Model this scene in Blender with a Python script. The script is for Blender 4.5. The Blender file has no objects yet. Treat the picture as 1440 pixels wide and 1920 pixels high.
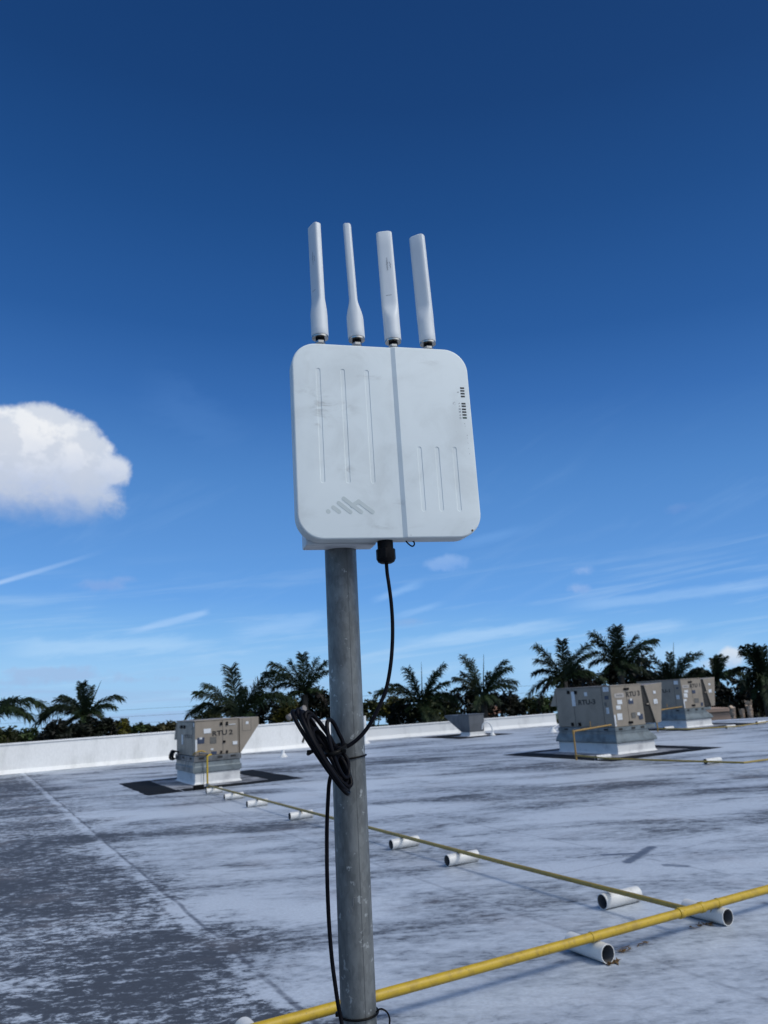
import bpy, bmesh, math, random
from mathutils import Vector, Matrix, noise as mnoise

scene = bpy.context.scene
COL = scene.collection
R = math.radians

# ------------------------------------------------------------------ camera frame (the roof plane is z = 0)
F = 1443.0                      # focal length in pixels of the 1440 x 1920 picture
PITCH, ROLL, CAM_H = R(13.45), R(3.6), 1.7
CAM = Vector((0, 0, CAM_H))
fwd = Vector((0, math.cos(PITCH), math.sin(PITCH)))
_up0 = Vector((0, -math.sin(PITCH), math.cos(PITCH)))
_r0 = Vector((1, 0, 0))
cam_right = _r0 * math.cos(ROLL) - _up0 * math.sin(ROLL)
cam_up = _r0 * math.sin(ROLL) + _up0 * math.cos(ROLL)
SLOPE = R(1.85)                 # the roof falls this much against the true horizon
TRUE_UP = Vector((0, math.sin(SLOPE), math.cos(SLOPE)))


def ray(x, y):
    return fwd + cam_right * ((x - 720) / F) - cam_up * ((y - 960) / F)


def on_roof(x, y, z=0.0):
    d = ray(x, y)
    return CAM + d * ((z - CAM_H) / d.z)


def at(x, y, Y):
    d = ray(x, y)
    return CAM + d * (Y / d.y)


GRID = R(28.5)                  # the building's own axes on the roof
GU = Vector((math.cos(GRID), math.sin(GRID), 0))
GV = Vector((-math.sin(GRID), math.cos(GRID), 0))


def uv(u, v, z=0.0):
    p = GU * u + GV * v
    return Vector((p.x, p.y, z))


# ------------------------------------------------------------------ naming
def tag(o, label=None, cat=None, group=None, kind=None):
    if label: o['label'] = label
    if cat: o['category'] = cat
    if group: o['group'] = group
    if kind: o['kind'] = kind
    return o


def thing(name, label, cat, loc=(0, 0, 0), rotz=0.0, group=None):
    o = bpy.data.objects.new(name, None)
    o.empty_display_size = 0.1
    COL.objects.link(o)
    o.location = loc
    o.rotation_euler = (0, 0, rotz)
    return tag(o, label, cat, group)


# ------------------------------------------------------------------ mesh building
class MB:
    def __init__(self):
        self.bm = bmesh.new()

    def poly(self, pts):
        vs = [self.bm.verts.new(p) for p in pts]
        return self.bm.faces.new(vs)

    def box(self, a, b):
        (x0, y0, z0), (x1, y1, z1) = a, b
        self.prism([(x0, y0), (x1, y0), (x1, y1), (x0, y1)], z0, z1)
        return self

    def prism(self, pts, z0, z1, top=None):
        """polygon in xy extruded in z; top = other outline for the upper end"""
        top = top or pts
        lo = [self.bm.verts.new((p[0], p[1], z0)) for p in pts]
        hi = [self.bm.verts.new((p[0], p[1], z1)) for p in top]
        n = len(pts)
        self.bm.faces.new(list(reversed(lo)))
        self.bm.faces.new(hi)
        for i in range(n):
            j = (i + 1) % n
            self.bm.faces.new((lo[i], lo[j], hi[j], hi[i]))
        return self

    def loft(self, rings, cap0=True, cap1=True):
        vs = [[self.bm.verts.new(p) for p in r] for r in rings]
        n = len(vs[0])
        for a, b in zip(vs, vs[1:]):
            for i in range(n):
                j = (i + 1) % n
                self.bm.faces.new((a[i], a[j], b[j], b[i]))
        if cap0: self.bm.faces.new(list(reversed(vs[0])))
        if cap1: self.bm.faces.new(vs[-1])
        return self

    def tube(self, pts, r, seg=12, caps=True, closed=False):
        pts = [Vector(p) for p in pts]
        rr = r if isinstance(r, (list, tuple)) else [r] * len(pts)
        n = len(pts)
        t0 = (pts[1] - pts[0]).normalized()
        ref = Vector((0, 0, 1)) if abs(t0.z) < 0.9 else Vector((1, 0, 0))
        nrm = t0.cross(ref).normalized()
        rings = []
        for i in range(n):
            if closed:
                t = (pts[(i + 1) % n] - pts[i - 1]).normalized()
            else:
                t = (pts[min(i + 1, n - 1)] - pts[max(i - 1, 0)]).normalized()
            nrm = (nrm - t * nrm.dot(t)).normalized()
            bn = t.cross(nrm)
            rings.append([pts[i] + (nrm * math.cos(a) + bn * math.sin(a)) * rr[i]
                          for a in (2 * math.pi * k / seg for k in range(seg))])
        if closed:
            rings.append(rings[0])
            self.loft(rings, False, False)
            bmesh.ops.remove_doubles(self.bm, verts=self.bm.verts, dist=1e-6)
        else:
            self.loft(rings, caps, caps)
        return self

    def lathe(self, prof, seg=32, caps=True, off=(0, 0, 0)):
        ox, oy, oz = off
        rings = [[(ox + r * math.cos(2 * math.pi * k / seg), oy + r * math.sin(2 * math.pi * k / seg), oz + z)
                  for k in range(seg)] for r, z in prof]
        return self.loft(rings, caps, caps)

    def build(self, name, mat, parent=None, smooth=None, bevel=0.0, bseg=2):
        bmesh.ops.recalc_face_normals(self.bm, faces=self.bm.faces)
        me = bpy.data.meshes.new(name)
        self.bm.to_mesh(me)
        self.bm.free()
        o = bpy.data.objects.new(name, me)
        COL.objects.link(o)
        if mat: me.materials.append(mat)
        if parent: o.parent = parent
        if smooth is not None:
            me.polygons.foreach_set('use_smooth', [True] * len(me.polygons))
            me.set_sharp_from_angle(angle=R(smooth))
        if bevel:
            m = o.modifiers.new('Bevel', 'BEVEL')
            m.width = bevel; m.segments = bseg; m.limit_method = 'ANGLE'; m.angle_limit = R(40)
        return o


def text_mesh(body, size, bold=0.0):
    cu = bpy.data.curves.new('lettering', 'FONT')
    cu.body = body; cu.size = size; cu.offset = bold
    cu.align_x = 'LEFT'; cu.align_y = 'BOTTOM_BASELINE'
    ob = bpy.data.objects.new('lettering', cu)
    me = bpy.data.meshes.new_from_object(ob)
    bpy.data.objects.remove(ob)
    return me


def lettering(name, body, mat, parent, o, ax, ay, width, height, bold=0.0, shear=0.0):
    """flat lettering starting at point o, running along ax, rising along ay, scaled to width x height"""
    me = text_mesh(body, 1.0, bold)
    xs = [v.co.x for v in me.vertices]; ys = [v.co.y for v in me.vertices]
    x0, x1, y0, y1 = min(xs), max(xs), min(ys), max(ys)
    o, ax, ay = Vector(o), Vector(ax), Vector(ay)
    for v in me.vertices:
        a = (v.co.x - x0) / (x1 - x0); b = (v.co.y - y0) / (y1 - y0)
        v.co = o + ax * (a * width) + ay * (b * height + shear * a)
    me.materials.append(mat)
    ob = bpy.data.objects.new(name, me)
    COL.objects.link(ob)
    ob.parent = parent
    return ob


def spline(pts, n=8, closed=False):
    """Catmull-Rom through points"""
    pts = [Vector(p) for p in pts]
    out = []
    m = len(pts)
    rng = range(m) if closed else range(m - 1)
    for i in rng:
        if closed:
            p0, p1, p2, p3 = pts[i - 1], pts[i], pts[(i + 1) % m], pts[(i + 2) % m]
        else:
            p0, p1, p2, p3 = pts[max(i - 1, 0)], pts[i], pts[i + 1], pts[min(i + 2, m - 1)]
        for k in range(n):
            t = k / n
            out.append(0.5 * ((2 * p1) + (p2 - p0) * t + (2 * p0 - 5 * p1 + 4 * p2 - p3) * t * t
                              + (3 * p1 - p0 - 3 * p2 + p3) * t ** 3))
    if not closed: out.append(pts[-1])
    return out


def rounded(w, h, r, n=10, cx=0, cy=0):
    pts = []
    for (sx, sy, a0) in ((1, 1, 0), (-1, 1, 90), (-1, -1, 180), (1, -1, 270)):
        for k in range(n + 1):
            a = R(a0 + 90 * k / n)
            pts.append((cx + sx * (w - r) + r * math.cos(a), cy + sy * (h - r) + r * math.sin(a)))
    return pts


# ------------------------------------------------------------------ node helper
class NT:
    def __init__(self, nt):
        self.nt = nt

    def new(self, t, **kw):
        n = self.nt.nodes.new(t)
        for k, v in kw.items(): setattr(n, k, v)
        return n

    def put(self, sock, v):
        if v is None: return
        if hasattr(v, 'is_output') or isinstance(v, bpy.types.NodeSocket):
            self.nt.links.new(v, sock)
        else:
            if sock.type == 'RGBA' and len(v) == 3: v = (*v, 1)
            sock.default_value = v

    def math(self, op, a, b=None, c=None, clamp=False):
        n = self.new('ShaderNodeMath', operation=op, use_clamp=clamp)
        self.put(n.inputs[0], a); self.put(n.inputs[1], b)
        if c is not None: self.put(n.inputs[2], c)
        return n.outputs[0]

    def add(self, a, b): return self.math('ADD', a, b)
    def sub(self, a, b): return self.math('SUBTRACT', a, b)
    def mul(self, a, b): return self.math('MULTIPLY', a, b)

    def dot(self, a, vec):
        n = self.new('ShaderNodeVectorMath', operation='DOT_PRODUCT')
        self.put(n.inputs[0], a); n.inputs[1].default_value = vec
        return n.outputs['Value']

    def smooth(self, x, lo, hi, a=0.0, b=1.0):
        n = self.new('ShaderNodeMapRange', interpolation_type='SMOOTHSTEP')
        self.put(n.inputs['Value'], x)
        for k, v in (('From Min', lo), ('From Max', hi), ('To Min', a), ('To Max', b)): self.put(n.inputs[k], v)
        return n.outputs[0]

    def mix(self, f, a, b, blend='MIX'):
        n = self.new('ShaderNodeMix', data_type='RGBA', blend_type=blend)
        self.put(n.inputs[0], f); self.put(n.inputs[6], a); self.put(n.inputs[7], b)
        return n.outputs[2]

    def comb(self, x, y, z=0.0):
        n = self.new('ShaderNodeCombineXYZ')
        self.put(n.inputs[0], x); self.put(n.inputs[1], y); self.put(n.inputs[2], z)
        return n.outputs[0]

    def noise(self, vec, scale, detail=5, rough=0.55, dist=0.0):
        n = self.new('ShaderNodeTexNoise')
        self.put(n.inputs['Vector'], vec)
        n.inputs['Scale'].default_value = scale; n.inputs['Detail'].default_value = detail
        n.inputs['Roughness'].default_value = rough; n.inputs['Distortion'].default_value = dist
        return n.outputs[0]

    def scale(self, vec, s):
        n = self.new('ShaderNodeVectorMath', operation='MULTIPLY')
        self.put(n.inputs[0], vec); n.inputs[1].default_value = s
        return n.outputs[0]

    def bump(self, h, strength=0.2, dist=0.01):
        n = self.new('ShaderNodeBump')
        n.inputs['Strength'].default_value = strength; n.inputs['Distance'].default_value = dist
        self.put(n.inputs['Height'], h)
        return n.outputs[0]


def material(name):
    m = bpy.data.materials.new(name)
    m.use_nodes = True
    t = NT(m.node_tree)
    b = m.node_tree.nodes['Principled BSDF']
    return m, t, b


def obj_coord(t):
    return t.new('ShaderNodeTexCoord').outputs['Object']


def mottled(name, base, dark, rough=0.5, metal=0.0, scale=6.0, amount=(0.4, 0.7), bump=0.0, bscale=60, stretch=(1, 1, 1),
            fine=0.0, spec=0.5):
    """a surface with uneven, cloudy staining and a little grain"""
    m, t, b = material(name)
    co = t.scale(obj_coord(t), stretch)
    n = t.noise(co, scale, 6, 0.6)
    f = t.smooth(n, amount[0], amount[1])
    col = t.mix(f, base, dark)
    if fine:
        g = t.noise(co, scale * 14, 3, 0.6)
        k = t.smooth(g, 0.3, 0.7, 1 - fine, 1 + fine)
        col = t.mix(1.0, col, t.comb(k, k, k), 'MULTIPLY')
    t.put(b.inputs['Base Color'], col)
    r = t.smooth(n, 0.3, 0.7, rough - 0.06, rough + 0.08)
    t.put(b.inputs['Roughness'], r)
    b.inputs['Metallic'].default_value = metal
    b.inputs['Specular IOR Level'].default_value = spec
    if bump:
        t.put(b.inputs['Normal'], t.bump(t.noise(obj_coord(t), bscale, 4, 0.6), bump, 0.004))
    return m


def srgb(r, g, b):
    f = lambda c: (c / 255 / 12.92) if c / 255 <= 0.04045 else ((c / 255 + 0.055) / 1.055) ** 2.4
    return (f(r), f(g), f(b), 1)


# ------------------------------------------------------------------ materials
M = {}
M['wall'] = mottled('white_render', (0.81, 0.80, 0.78), (0.64, 0.635, 0.61), 0.8, scale=2.0, amount=(0.45, 0.8), bump=0.25, bscale=30, fine=0.04,
                    stretch=(1, 1, 0.35))
M['wall_old'] = mottled('weathered_render', (0.72, 0.72, 0.71), (0.42, 0.42, 0.42), 0.8, scale=1.6, amount=(0.5, 0.8),
                        bump=0.25, bscale=30, stretch=(1, 1, 0.3))
M['curb'] = mottled('white_roof_coating', (0.66, 0.66, 0.655), (0.45, 0.45, 0.46), 0.7, scale=2.2, amount=(0.48, 0.75), bump=0.3,
                    bscale=14)
M['cabinet'] = mottled('beige_cabinet_paint', (0.265, 0.224, 0.178), (0.224, 0.19, 0.15), 0.5, scale=2.5, fine=0.05)
M['seam'] = mottled('panel_gap', (0.09, 0.08, 0.07), (0.06, 0.055, 0.05), 0.7)
M['galv'] = mottled('galvanised_sheet', (0.17, 0.20, 0.215), (0.10, 0.12, 0.13), 0.45, metal=0.3, scale=4, fine=0.08)
M['rail'] = mottled('dull_steel_rail', (0.16, 0.17, 0.18), (0.09, 0.095, 0.10), 0.5, metal=0.4, scale=5)
M['black'] = mottled('black_plastic', (0.005, 0.005, 0.006), (0.009, 0.009, 0.010), 0.45, scale=30, spec=0.08)
M['cable'] = mottled('black_cable_jacket', (0.004, 0.004, 0.006), (0.007, 0.007, 0.010), 0.42, scale=40, spec=0.08)
M['tie'] = mottled('black_nylon', (0.005, 0.005, 0.005), (0.009, 0.009, 0.009), 0.4, scale=40, spec=0.08)
M['dark'] = mottled('dark_opening', (0.015, 0.015, 0.015), (0.03, 0.03, 0.03), 0.8)
M['coil'] = mottled('condenser_fins', (0.05, 0.055, 0.055), (0.09, 0.10, 0.095), 0.5, metal=0.5, scale=9)
M['sticker'] = mottled('white_sticker', (0.62, 0.64, 0.66), (0.40, 0.42, 0.44), 0.45, scale=12, amount=(0.5, 0.7))
M['sticker_blue'] = mottled('navy_sticker', (0.022, 0.035, 0.075), (0.03, 0.045, 0.085), 0.4, scale=12)
M['sticker_grey'] = mottled('grey_rating_plate', (0.12, 0.115, 0.105), (0.08, 0.078, 0.072), 0.45, scale=22)
M['badge'] = mottled('pale_badge', (0.40, 0.37, 0.34), (0.30, 0.27, 0.25), 0.4, scale=15)
M['paint'] = mottled('black_stencil_paint', (0.016, 0.014, 0.014), (0.04, 0.036, 0.033), 0.6, scale=18, amount=(0.5, 0.75))
M['paint_faint'] = mottled('faded_stencil_paint', (0.10, 0.09, 0.085), (0.15, 0.135, 0.12), 0.6, scale=16)
M['vent'] = mottled('grey_vent_sheet', (0.115, 0.125, 0.14), (0.085, 0.092, 0.105), 0.5, metal=0.2, scale=3)
M['whitepipe'] = mottled('white_vent_pipe', (0.72, 0.73, 0.73), (0.58, 0.58, 0.57), 0.5, scale=5)
M['pvc'] = mottled('white_pvc', (0.66, 0.66, 0.65), (0.40, 0.39, 0.37), 0.45, scale=9, amount=(0.5, 0.78), bump=0.1, bscale=50,
                   fine=0.05)
M['pvc_shade'] = mottled('shaded_pvc_bore', (0.12, 0.122, 0.13), (0.07, 0.072, 0.078), 0.6, scale=8)  # shade inside the white pipe, painted as a dark bore colour
M['stain'] = mottled('yellow_paint_drip', (0.42, 0.26, 0.03), (0.30, 0.20, 0.05), 0.5, scale=30)
M['rust_stain'] = mottled('rusty_drip', (0.34, 0.27, 0.17), (0.48, 0.44, 0.36), 0.6, scale=25)
M['metal'] = mottled('nickel_connector', (0.52, 0.50, 0.46), (0.34, 0.33, 0.31), 0.28, metal=0.95, scale=30)
M['shell'] = mottled('antenna_plastic', (0.66, 0.69, 0.715), (0.63, 0.66, 0.685), 0.42, scale=20, bump=0.05, bscale=900)
M['print'] = mottled('grey_print', (0.13, 0.135, 0.145), (0.16, 0.165, 0.175), 0.5, scale=60)
M['print_soft'] = mottled('faint_print', (0.26, 0.27, 0.28), (0.30, 0.31, 0.32), 0.5, scale=60)
M['logo'] = mottled('grey_logo_print', (0.49, 0.545, 0.545), (0.52, 0.575, 0.575), 0.5, scale=30)
M['led'] = mottled('dark_light_window', (0.010, 0.012, 0.014), (0.016, 0.018, 0.02), 0.25, scale=60)
M['led_green'] = mottled('dark_green_light_window', (0.008, 0.045, 0.026), (0.012, 0.055, 0.03), 0.25, scale=60)
M['tan'] = mottled('tan_render', (0.36, 0.25, 0.19), (0.31, 0.215, 0.16), 0.8, scale=0.6)
M['roof_tile'] = mottled('terracotta', (0.28, 0.15, 0.09), (0.2, 0.1, 0.06), 0.8, scale=2)
M['lamp'] = mottled('floodlight_paint', (0.20, 0.18, 0.17), (0.14, 0.13, 0.125), 0.5, scale=8)
M['bare'] = mottled('bare_black_membrane', (0.006, 0.007, 0.009), (0.018, 0.019, 0.022), 0.85, spec=0.15, scale=2.5, amount=(0.5, 0.8), fine=0.2)
M['apron'] = mottled('dirty_membrane', (0.30, 0.31, 0.34), (0.10, 0.105, 0.12), 0.7, scale=2.0, amount=(0.42, 0.62), fine=0.2)
M['litter'] = mottled('dead_leaf', (0.10, 0.055, 0.02), (0.16, 0.10, 0.03), 0.8, scale=50)
M['hose'] = mottled('yellow_hose', (0.45, 0.28, 0.03), (0.35, 0.2, 0.02), 0.5, scale=20)
M['trunk'] = mottled('palm_bark', (0.07, 0.06, 0.05), (0.045, 0.04, 0.032), 0.9, scale=3, stretch=(1, 1, 3))
M['boots'] = mottled('pale_palm_boots', (0.74, 0.58, 0.44), (0.40, 0.29, 0.19), 0.8, scale=6)


def make_housing_mat():
    m, t, b = material('router_plastic')
    co = obj_coord(t)
    base = (0.70, 0.75, 0.755)
    n1 = t.noise(co, 11, 6, 0.6, 0.6)
    n2 = t.noise(t.scale(co, (1.0, 1, 2.2)), 26, 6, 0.65, 0.8)
    sep = t.new('ShaderNodeSeparateXYZ'); t.put(sep.inputs[0], co)
    x, z = sep.outputs[0], sep.outputs[2]
    tot = None
    for (cx, cz, rx, rz, k) in ((-0.121, 0.066, 0.020, 0.032, 0.9), (-0.122, 0.028, 0.018, 0.012, 0.8), (-0.145, 0.093, 0.02, 0.008, 0.7),
                                (0.09, 0.165, 0.022, 0.012, 0.7), (-0.08, -0.065, 0.014, 0.014, 0.7), (0.015, -0.124, 0.01, 0.008, 0.8),
                                (-0.02, 0.125, 0.03, 0.006, 0.5), (-0.01, -0.168, 0.06, 0.006, 0.45), (-0.08, 0.06, 0.03, 0.02, 0.4)):
        d = t.math('SQRT', t.add(t.math('POWER', t.math('DIVIDE', t.sub(x, cx), rx), 2), t.math('POWER', t.math('DIVIDE', t.sub(z, cz), rz), 2)))
        g = t.mul(t.smooth(d, 1.5, 0.1), k)
        tot = g if tot is None else t.math('MAXIMUM', tot, g)
    grime = t.mul(tot, t.smooth(n2, 0.42, 0.72))
    soft = t.mul(t.smooth(n1, 0.42, 0.75), 0.24)
    f = t.math('ADD', t.mul(grime, 0.85), soft, clamp=True)
    sp = t.mul(t.smooth(t.noise(co, 190, 2, 0.5), 0.74, 0.80), t.smooth(n1, 0.55, 0.7))
    f = t.math('ADD', f, t.mul(sp, 0.5), clamp=True)
    col = t.mix(f, base, (0.30, 0.31, 0.30))
    t.put(b.inputs['Base Color'], col)
    b.inputs['Roughness'].default_value = 0.5
    t.put(b.inputs['Normal'], t.bump(t.noise(co, 900, 3, 0.6), 0.10, 0.0006))
    return m


M['housing'] = make_housing_mat()


def make_pole_mat():
    m, t, b = material('galvanised_pole')
    co = obj_coord(t)
    n1 = t.noise(t.scale(co, (1, 1, 0.35)), 22, 6, 0.62)
    n2 = t.noise(t.scale(co, (1, 1, 0.15)), 70, 5, 0.6)
    n3 = t.noise(co, 60, 3, 0.6)
    col = t.mix(t.smooth(n1, 0.40, 0.62), (0.185, 0.194, 0.192), (0.105, 0.113, 0.115))
    spang = t.new('ShaderNodeTexVoronoi'); t.put(spang.inputs['Vector'], t.scale(co, (1, 1, 0.6))); spang.inputs['Scale'].default_value = 150
    sg = t.new('ShaderNodeSeparateXYZ'); t.put(sg.inputs[0], spang.outputs['Color'])
    k = t.smooth(sg.outputs[0], 0.0, 1.0, 0.90, 1.10)
    col = t.mix(1.0, col, t.comb(k, k, k), 'MULTIPLY')
    col = t.mix(t.mul(t.smooth(n2, 0.48, 0.72), 0.65), col, (0.085, 0.092, 0.095))
    col = t.mix(t.mul(t.smooth(n3, 0.62, 0.69), 0.75), col, (0.38, 0.40, 0.40))
    sp = t.noise(t.scale(co, (1, 1, 0.5)), 130, 2, 0.5)
    col = t.mix(t.mul(t.smooth(sp, 0.73, 0.78), 0.8), col, (0.04, 0.045, 0.05))
    # the weld seam down the front of the pipe
    sep = t.new('ShaderNodeSeparateXYZ'); t.put(sep.inputs[0], co)
    ang = t.math('ARCTAN2', sep.outputs[0], t.mul(sep.outputs[1], -1))
    w = t.math('ADD', ang, t.mul(t.noise(t.scale(co, (0, 0, 1)), 6, 3), 0.05))
    line = t.smooth(t.math('ABSOLUTE', t.sub(w, 0.47)), 0.045, 0.012)
    col = t.mix(t.mul(line, 0.65), col, (0.07, 0.075, 0.08))
    # ink-like scratches part way down
    zz = sep.outputs[2]
    t.put(b.inputs['Base Color'], col)
    t.put(b.inputs['Roughness'], t.smooth(n1, 0.3, 0.7, 0.42, 0.62))
    b.inputs['Metallic'].default_value = 0.45
    t.put(b.inputs['Normal'], t.bump(t.add(t.mul(n3, 0.6), t.mul(line, -1.0)), 0.25, 0.001))
    return m


M['pole'] = make_pole_mat()


def make_yellow(name, base, dirt):
    m, t, b = material(name)
    co = obj_coord(t)
    n = t.noise(co, 16, 6, 0.65)
    n2 = t.noise(co, 90, 3, 0.6)
    col = t.mix(t.smooth(n, 0.42, 0.72), base, dirt)
    col = t.mix(t.mul(t.smooth(n2, 0.62, 0.72), 0.7), col, (0.09, 0.07, 0.03))
    # darker brown on faces that point downward
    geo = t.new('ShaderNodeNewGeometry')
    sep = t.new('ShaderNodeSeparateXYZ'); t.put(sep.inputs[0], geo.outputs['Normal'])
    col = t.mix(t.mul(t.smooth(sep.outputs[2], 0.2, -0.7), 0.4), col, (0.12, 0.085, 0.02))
    t.put(b.inputs['Base Color'], col)
    b.inputs['Roughness'].default_value = 0.5
    t.put(b.inputs['Normal'], t.bump(t.noise(co, 120, 4), 0.25, 0.002))
    return m


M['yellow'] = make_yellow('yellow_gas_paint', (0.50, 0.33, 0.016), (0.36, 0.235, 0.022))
M['yellow_old'] = make_yellow('weathered_gas_paint', (0.33, 0.235, 0.045), (0.22, 0.165, 0.05))


M['yellow_dull'] = make_yellow('faded_gas_paint', (0.33, 0.20, 0.055), (0.24, 0.15, 0.05))


def make_foliage(name, dark, light, scale=1.2):
    m, t, b = material(name)
    co = obj_coord(t)
    n = t.noise(co, scale, 4, 0.6)
    n2 = t.noise(co, scale * 9, 3, 0.6)
    f = t.math('MULTIPLY', t.smooth(n, 0.4, 0.68), t.smooth(n2, 0.25, 0.7))
    t.put(b.inputs['Base Color'], t.mix(f, dark, light))
    b.inputs['Roughness'].default_value = 0.6
    b.inputs['Specular IOR Level'].default_value = 0.25
    return m


M['palm'] = make_foliage('palm_fronds', (0.008, 0.017, 0.007), (0.036, 0.060, 0.020), 0.6)
M['palm_dead'] = make_foliage('dry_palm_fronds', (0.035, 0.028, 0.022), (0.075, 0.062, 0.05), 0.8)
M['leaf_black'] = make_foliage('very_dark_leaves', (0.004, 0.006, 0.003), (0.013, 0.017, 0.006), 0.8)
M['leaf_olive'] = make_foliage('olive_leaves', (0.018, 0.024, 0.007), (0.075, 0.085, 0.022), 0.7)
M['leaf_yellow'] = make_foliage('yellowish_leaves', (0.04, 0.04, 0.007), (0.17, 0.15, 0.018), 0.7)
M['leaf_green'] = make_foliage('mid_green_leaves', (0.02, 0.035, 0.012), (0.07, 0.11, 0.03), 0.7)
M['leaf_brown'] = make_foliage('brownish_leaves', (0.03, 0.03, 0.014), (0.095, 0.085, 0.035), 0.7)


def make_roof_mat():
    m, t, b = material('weathered_white_roof_membrane')
    co = obj_coord(t)
    u = t.dot(co, tuple(GU)); v = t.dot(co, tuple(GV))
    sepn = t.new('ShaderNodeSeparateXYZ'); t.put(sepn.inputs[0], co)
    X, Y = sepn.outputs[0], sepn.outputs[1]
    wco = t.scale(co, (0.55, 1.0, 1.0))                       # dirt drawn out across the slope
    big = t.noise(t.scale(co, (0.6, 1, 1)), 0.33, 4, 0.55, 0.4)
    mid = t.noise(wco, 1.5, 6, 0.66, 0.5)
    fine = t.noise(wco, 13.0, 6, 0.72, 0.3)
    grain = t.noise(t.scale(co, (0.7, 1, 1)), 48, 4, 0.65)
    # how worn each stretch of membrane is
    edge = t.add(u, t.mul(t.sub(t.noise(co, 0.7, 5, 0.62), 0.5), 2.4))
    wear = t.smooth(edge, 2.35, 1.25, 0.0, 0.255)               # the worn sheet left of the long seam
    def spot(cx, cy, rx, ry, k):
        d = t.math('SQRT', t.add(t.math('POWER', t.math('DIVIDE', t.sub(X, cx), rx), 2), t.math('POWER', t.math('DIVIDE', t.sub(Y, cy), ry), 2)))
        return t.mul(t.smooth(d, 1.25, 0.2), k)
    for s in ((4.5, 13.2, 6.0, 1.9, 0.20), (2.5, 17.5, 7, 1.2, 0.12), (-8, 21.5, 6, 1.3, 0.16), (4.6, 9.6, 1.9, 1.2, 0.20),
              (-0.6, 4.4, 1.1, 0.9, 0.12), (2.7, 6.6, 0.9, 0.5, 0.10), (-1.0, 21.5, 4, 1.6, 0.14), (6.5, 10.5, 1.5, 1.5, 0.14),
              (-1.5, 9.5, 1.3, 0.8, 0.09), (-1.9, 11.6, 0.8, 0.7, 0.16), (0.9, 6.9, 0.7, 0.45, 0.07),
              (1.1, 3.9, 1.0, 0.35, 0.05), (3.0, 3.9, 2.0, 0.9, -0.05), (-3.6, 14.2, 3.0, 2.0, -0.06), (-0.5, 13.5, 2.2, 2.0, -0.10),
              (8.0, 20, 5.0, 2.2, -0.08), (1.6, 8.2, 2.2, 1.3, -0.08), (-2.6, 5.6, 0.8, 0.25, -0.12)):
        wear = t.add(wear, spot(*s))
    # seams of the rolled sheets, wandering a little
    wob = t.mul(t.sub(t.noise(co, 1.1, 3, 0.6), 0.5), 0.10)
    uw = t.add(u, wob); vw = t.add(v, t.mul(wob, 1.4))
    def seam(coord, pos, period, w0, w1):
        q = t.math('DIVIDE', t.sub(coord, pos), period)
        fr = t.sub(q, t.math('ROUND', q))
        return t.smooth(t.mul(t.math('ABSOLUTE', fr), period), w1, w0)
    s1 = seam(uw, 1.77, 2.1, 0.006, 0.030)
    s1w = seam(t.add(uw, 0.07), 1.77, 2.1, 0.02, 0.10)
    s2 = seam(vw, 6.15, 4.6, 0.005, 0.026)
    s2w = seam(t.add(vw, -0.06), 6.15, 4.6, 0.015, 0.09)
    brk = t.smooth(t.noise(co, 2.6, 5, 0.7), 0.34, 0.54)
    main = t.smooth(t.math('ABSOLUTE', t.sub(uw, 1.77)), 0.6, 0.2)   # the most open of the seams
    thick = t.math('MAXIMUM', s1, s2)
    pale = t.math('MAXIMUM', s1w, s2w)
    dev_ = lambda n_, k: t.mul(t.sub(n_, 0.5), k)
    smear = t.noise(t.scale(co, (0.28, 1.0, 1.0)), 1.15, 5, 0.60, 0.8)
    worn = t.smooth(edge, 2.6, 1.2)
    rough_ = t.math('MAXIMUM', worn, t.smooth(big, 0.52, 0.66, 0.0, 0.7))
    field = t.add(t.mul(t.sub(fine, 0.5), t.add(0.95, t.mul(rough_, 0.95))), t.mul(t.sub(grain, 0.5), t.add(0.35, t.mul(rough_, 0.5))))
    field = t.add(field, t.add(dev_(mid, 0.75), t.add(dev_(big, 0.9), t.mul(t.sub(smear, 0.5), t.smooth(worn, 0, 1, 1.25, 0.6)))))
    field = t.add(t.add(field, 0.465), wear)
    field = t.sub(field, t.mul(pale, t.add(0.03, t.mul(main, t.mul(brk, 0.15)))))
    d1 = t.smooth(field, t.smooth(worn, 0, 1, 0.28, 0.40), t.smooth(worn, 0, 1, 0.78, 0.72))
    d2 = t.smooth(field, t.smooth(worn, 0, 1, 0.57, 0.58), t.smooth(worn, 0, 1, 0.86, 0.78))
    white = t.mix(t.smooth(big, 0.3, 0.7), (0.53, 0.58, 0.645), (0.45, 0.495, 0.565))
    col = t.mix(d1, white, (0.185, 0.212, 0.255))
    col = t.mix(t.mul(d2, 0.90), col, (0.043, 0.049, 0.063))
    def seg(p0, p1, w):
        (x0, y0), (x1, y1) = p0, p1
        L = math.hypot(x1 - x0, y1 - y0); ux, uy = (x1 - x0) / L, (y1 - y0) / L
        px_, py_ = t.sub(X, x0), t.sub(Y, y0)
        sx = t.add(t.mul(px_, ux), t.mul(py_, uy)); q = t.add(t.mul(px_, -uy), t.mul(py_, ux))
        over = t.math('MAXIMUM', t.math('MAXIMUM', t.mul(sx, -1), t.sub(sx, L)), 0.0)
        d = t.math('SQRT', t.add(t.mul(q, q), t.mul(over, over)))
        return t.smooth(t.add(d, dev_(fine, w * 2.2)), w, w * .35)
    P2 = lambda x, y: tuple(on_roof(x, y))[:2]
    tar = t.math('MAXIMUM', seg(P2(1132, 1603), P2(1200, 1600), .055), seg(P2(1222, 1588), P2(1176, 1617), .075))
    tar = t.math('MAXIMUM', tar, t.mul(seg(P2(1250, 1622), P2(1285, 1624), .07), .8))
    col = t.mix(t.mul(tar, .8), col, (0.045, 0.06, 0.095))
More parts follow.
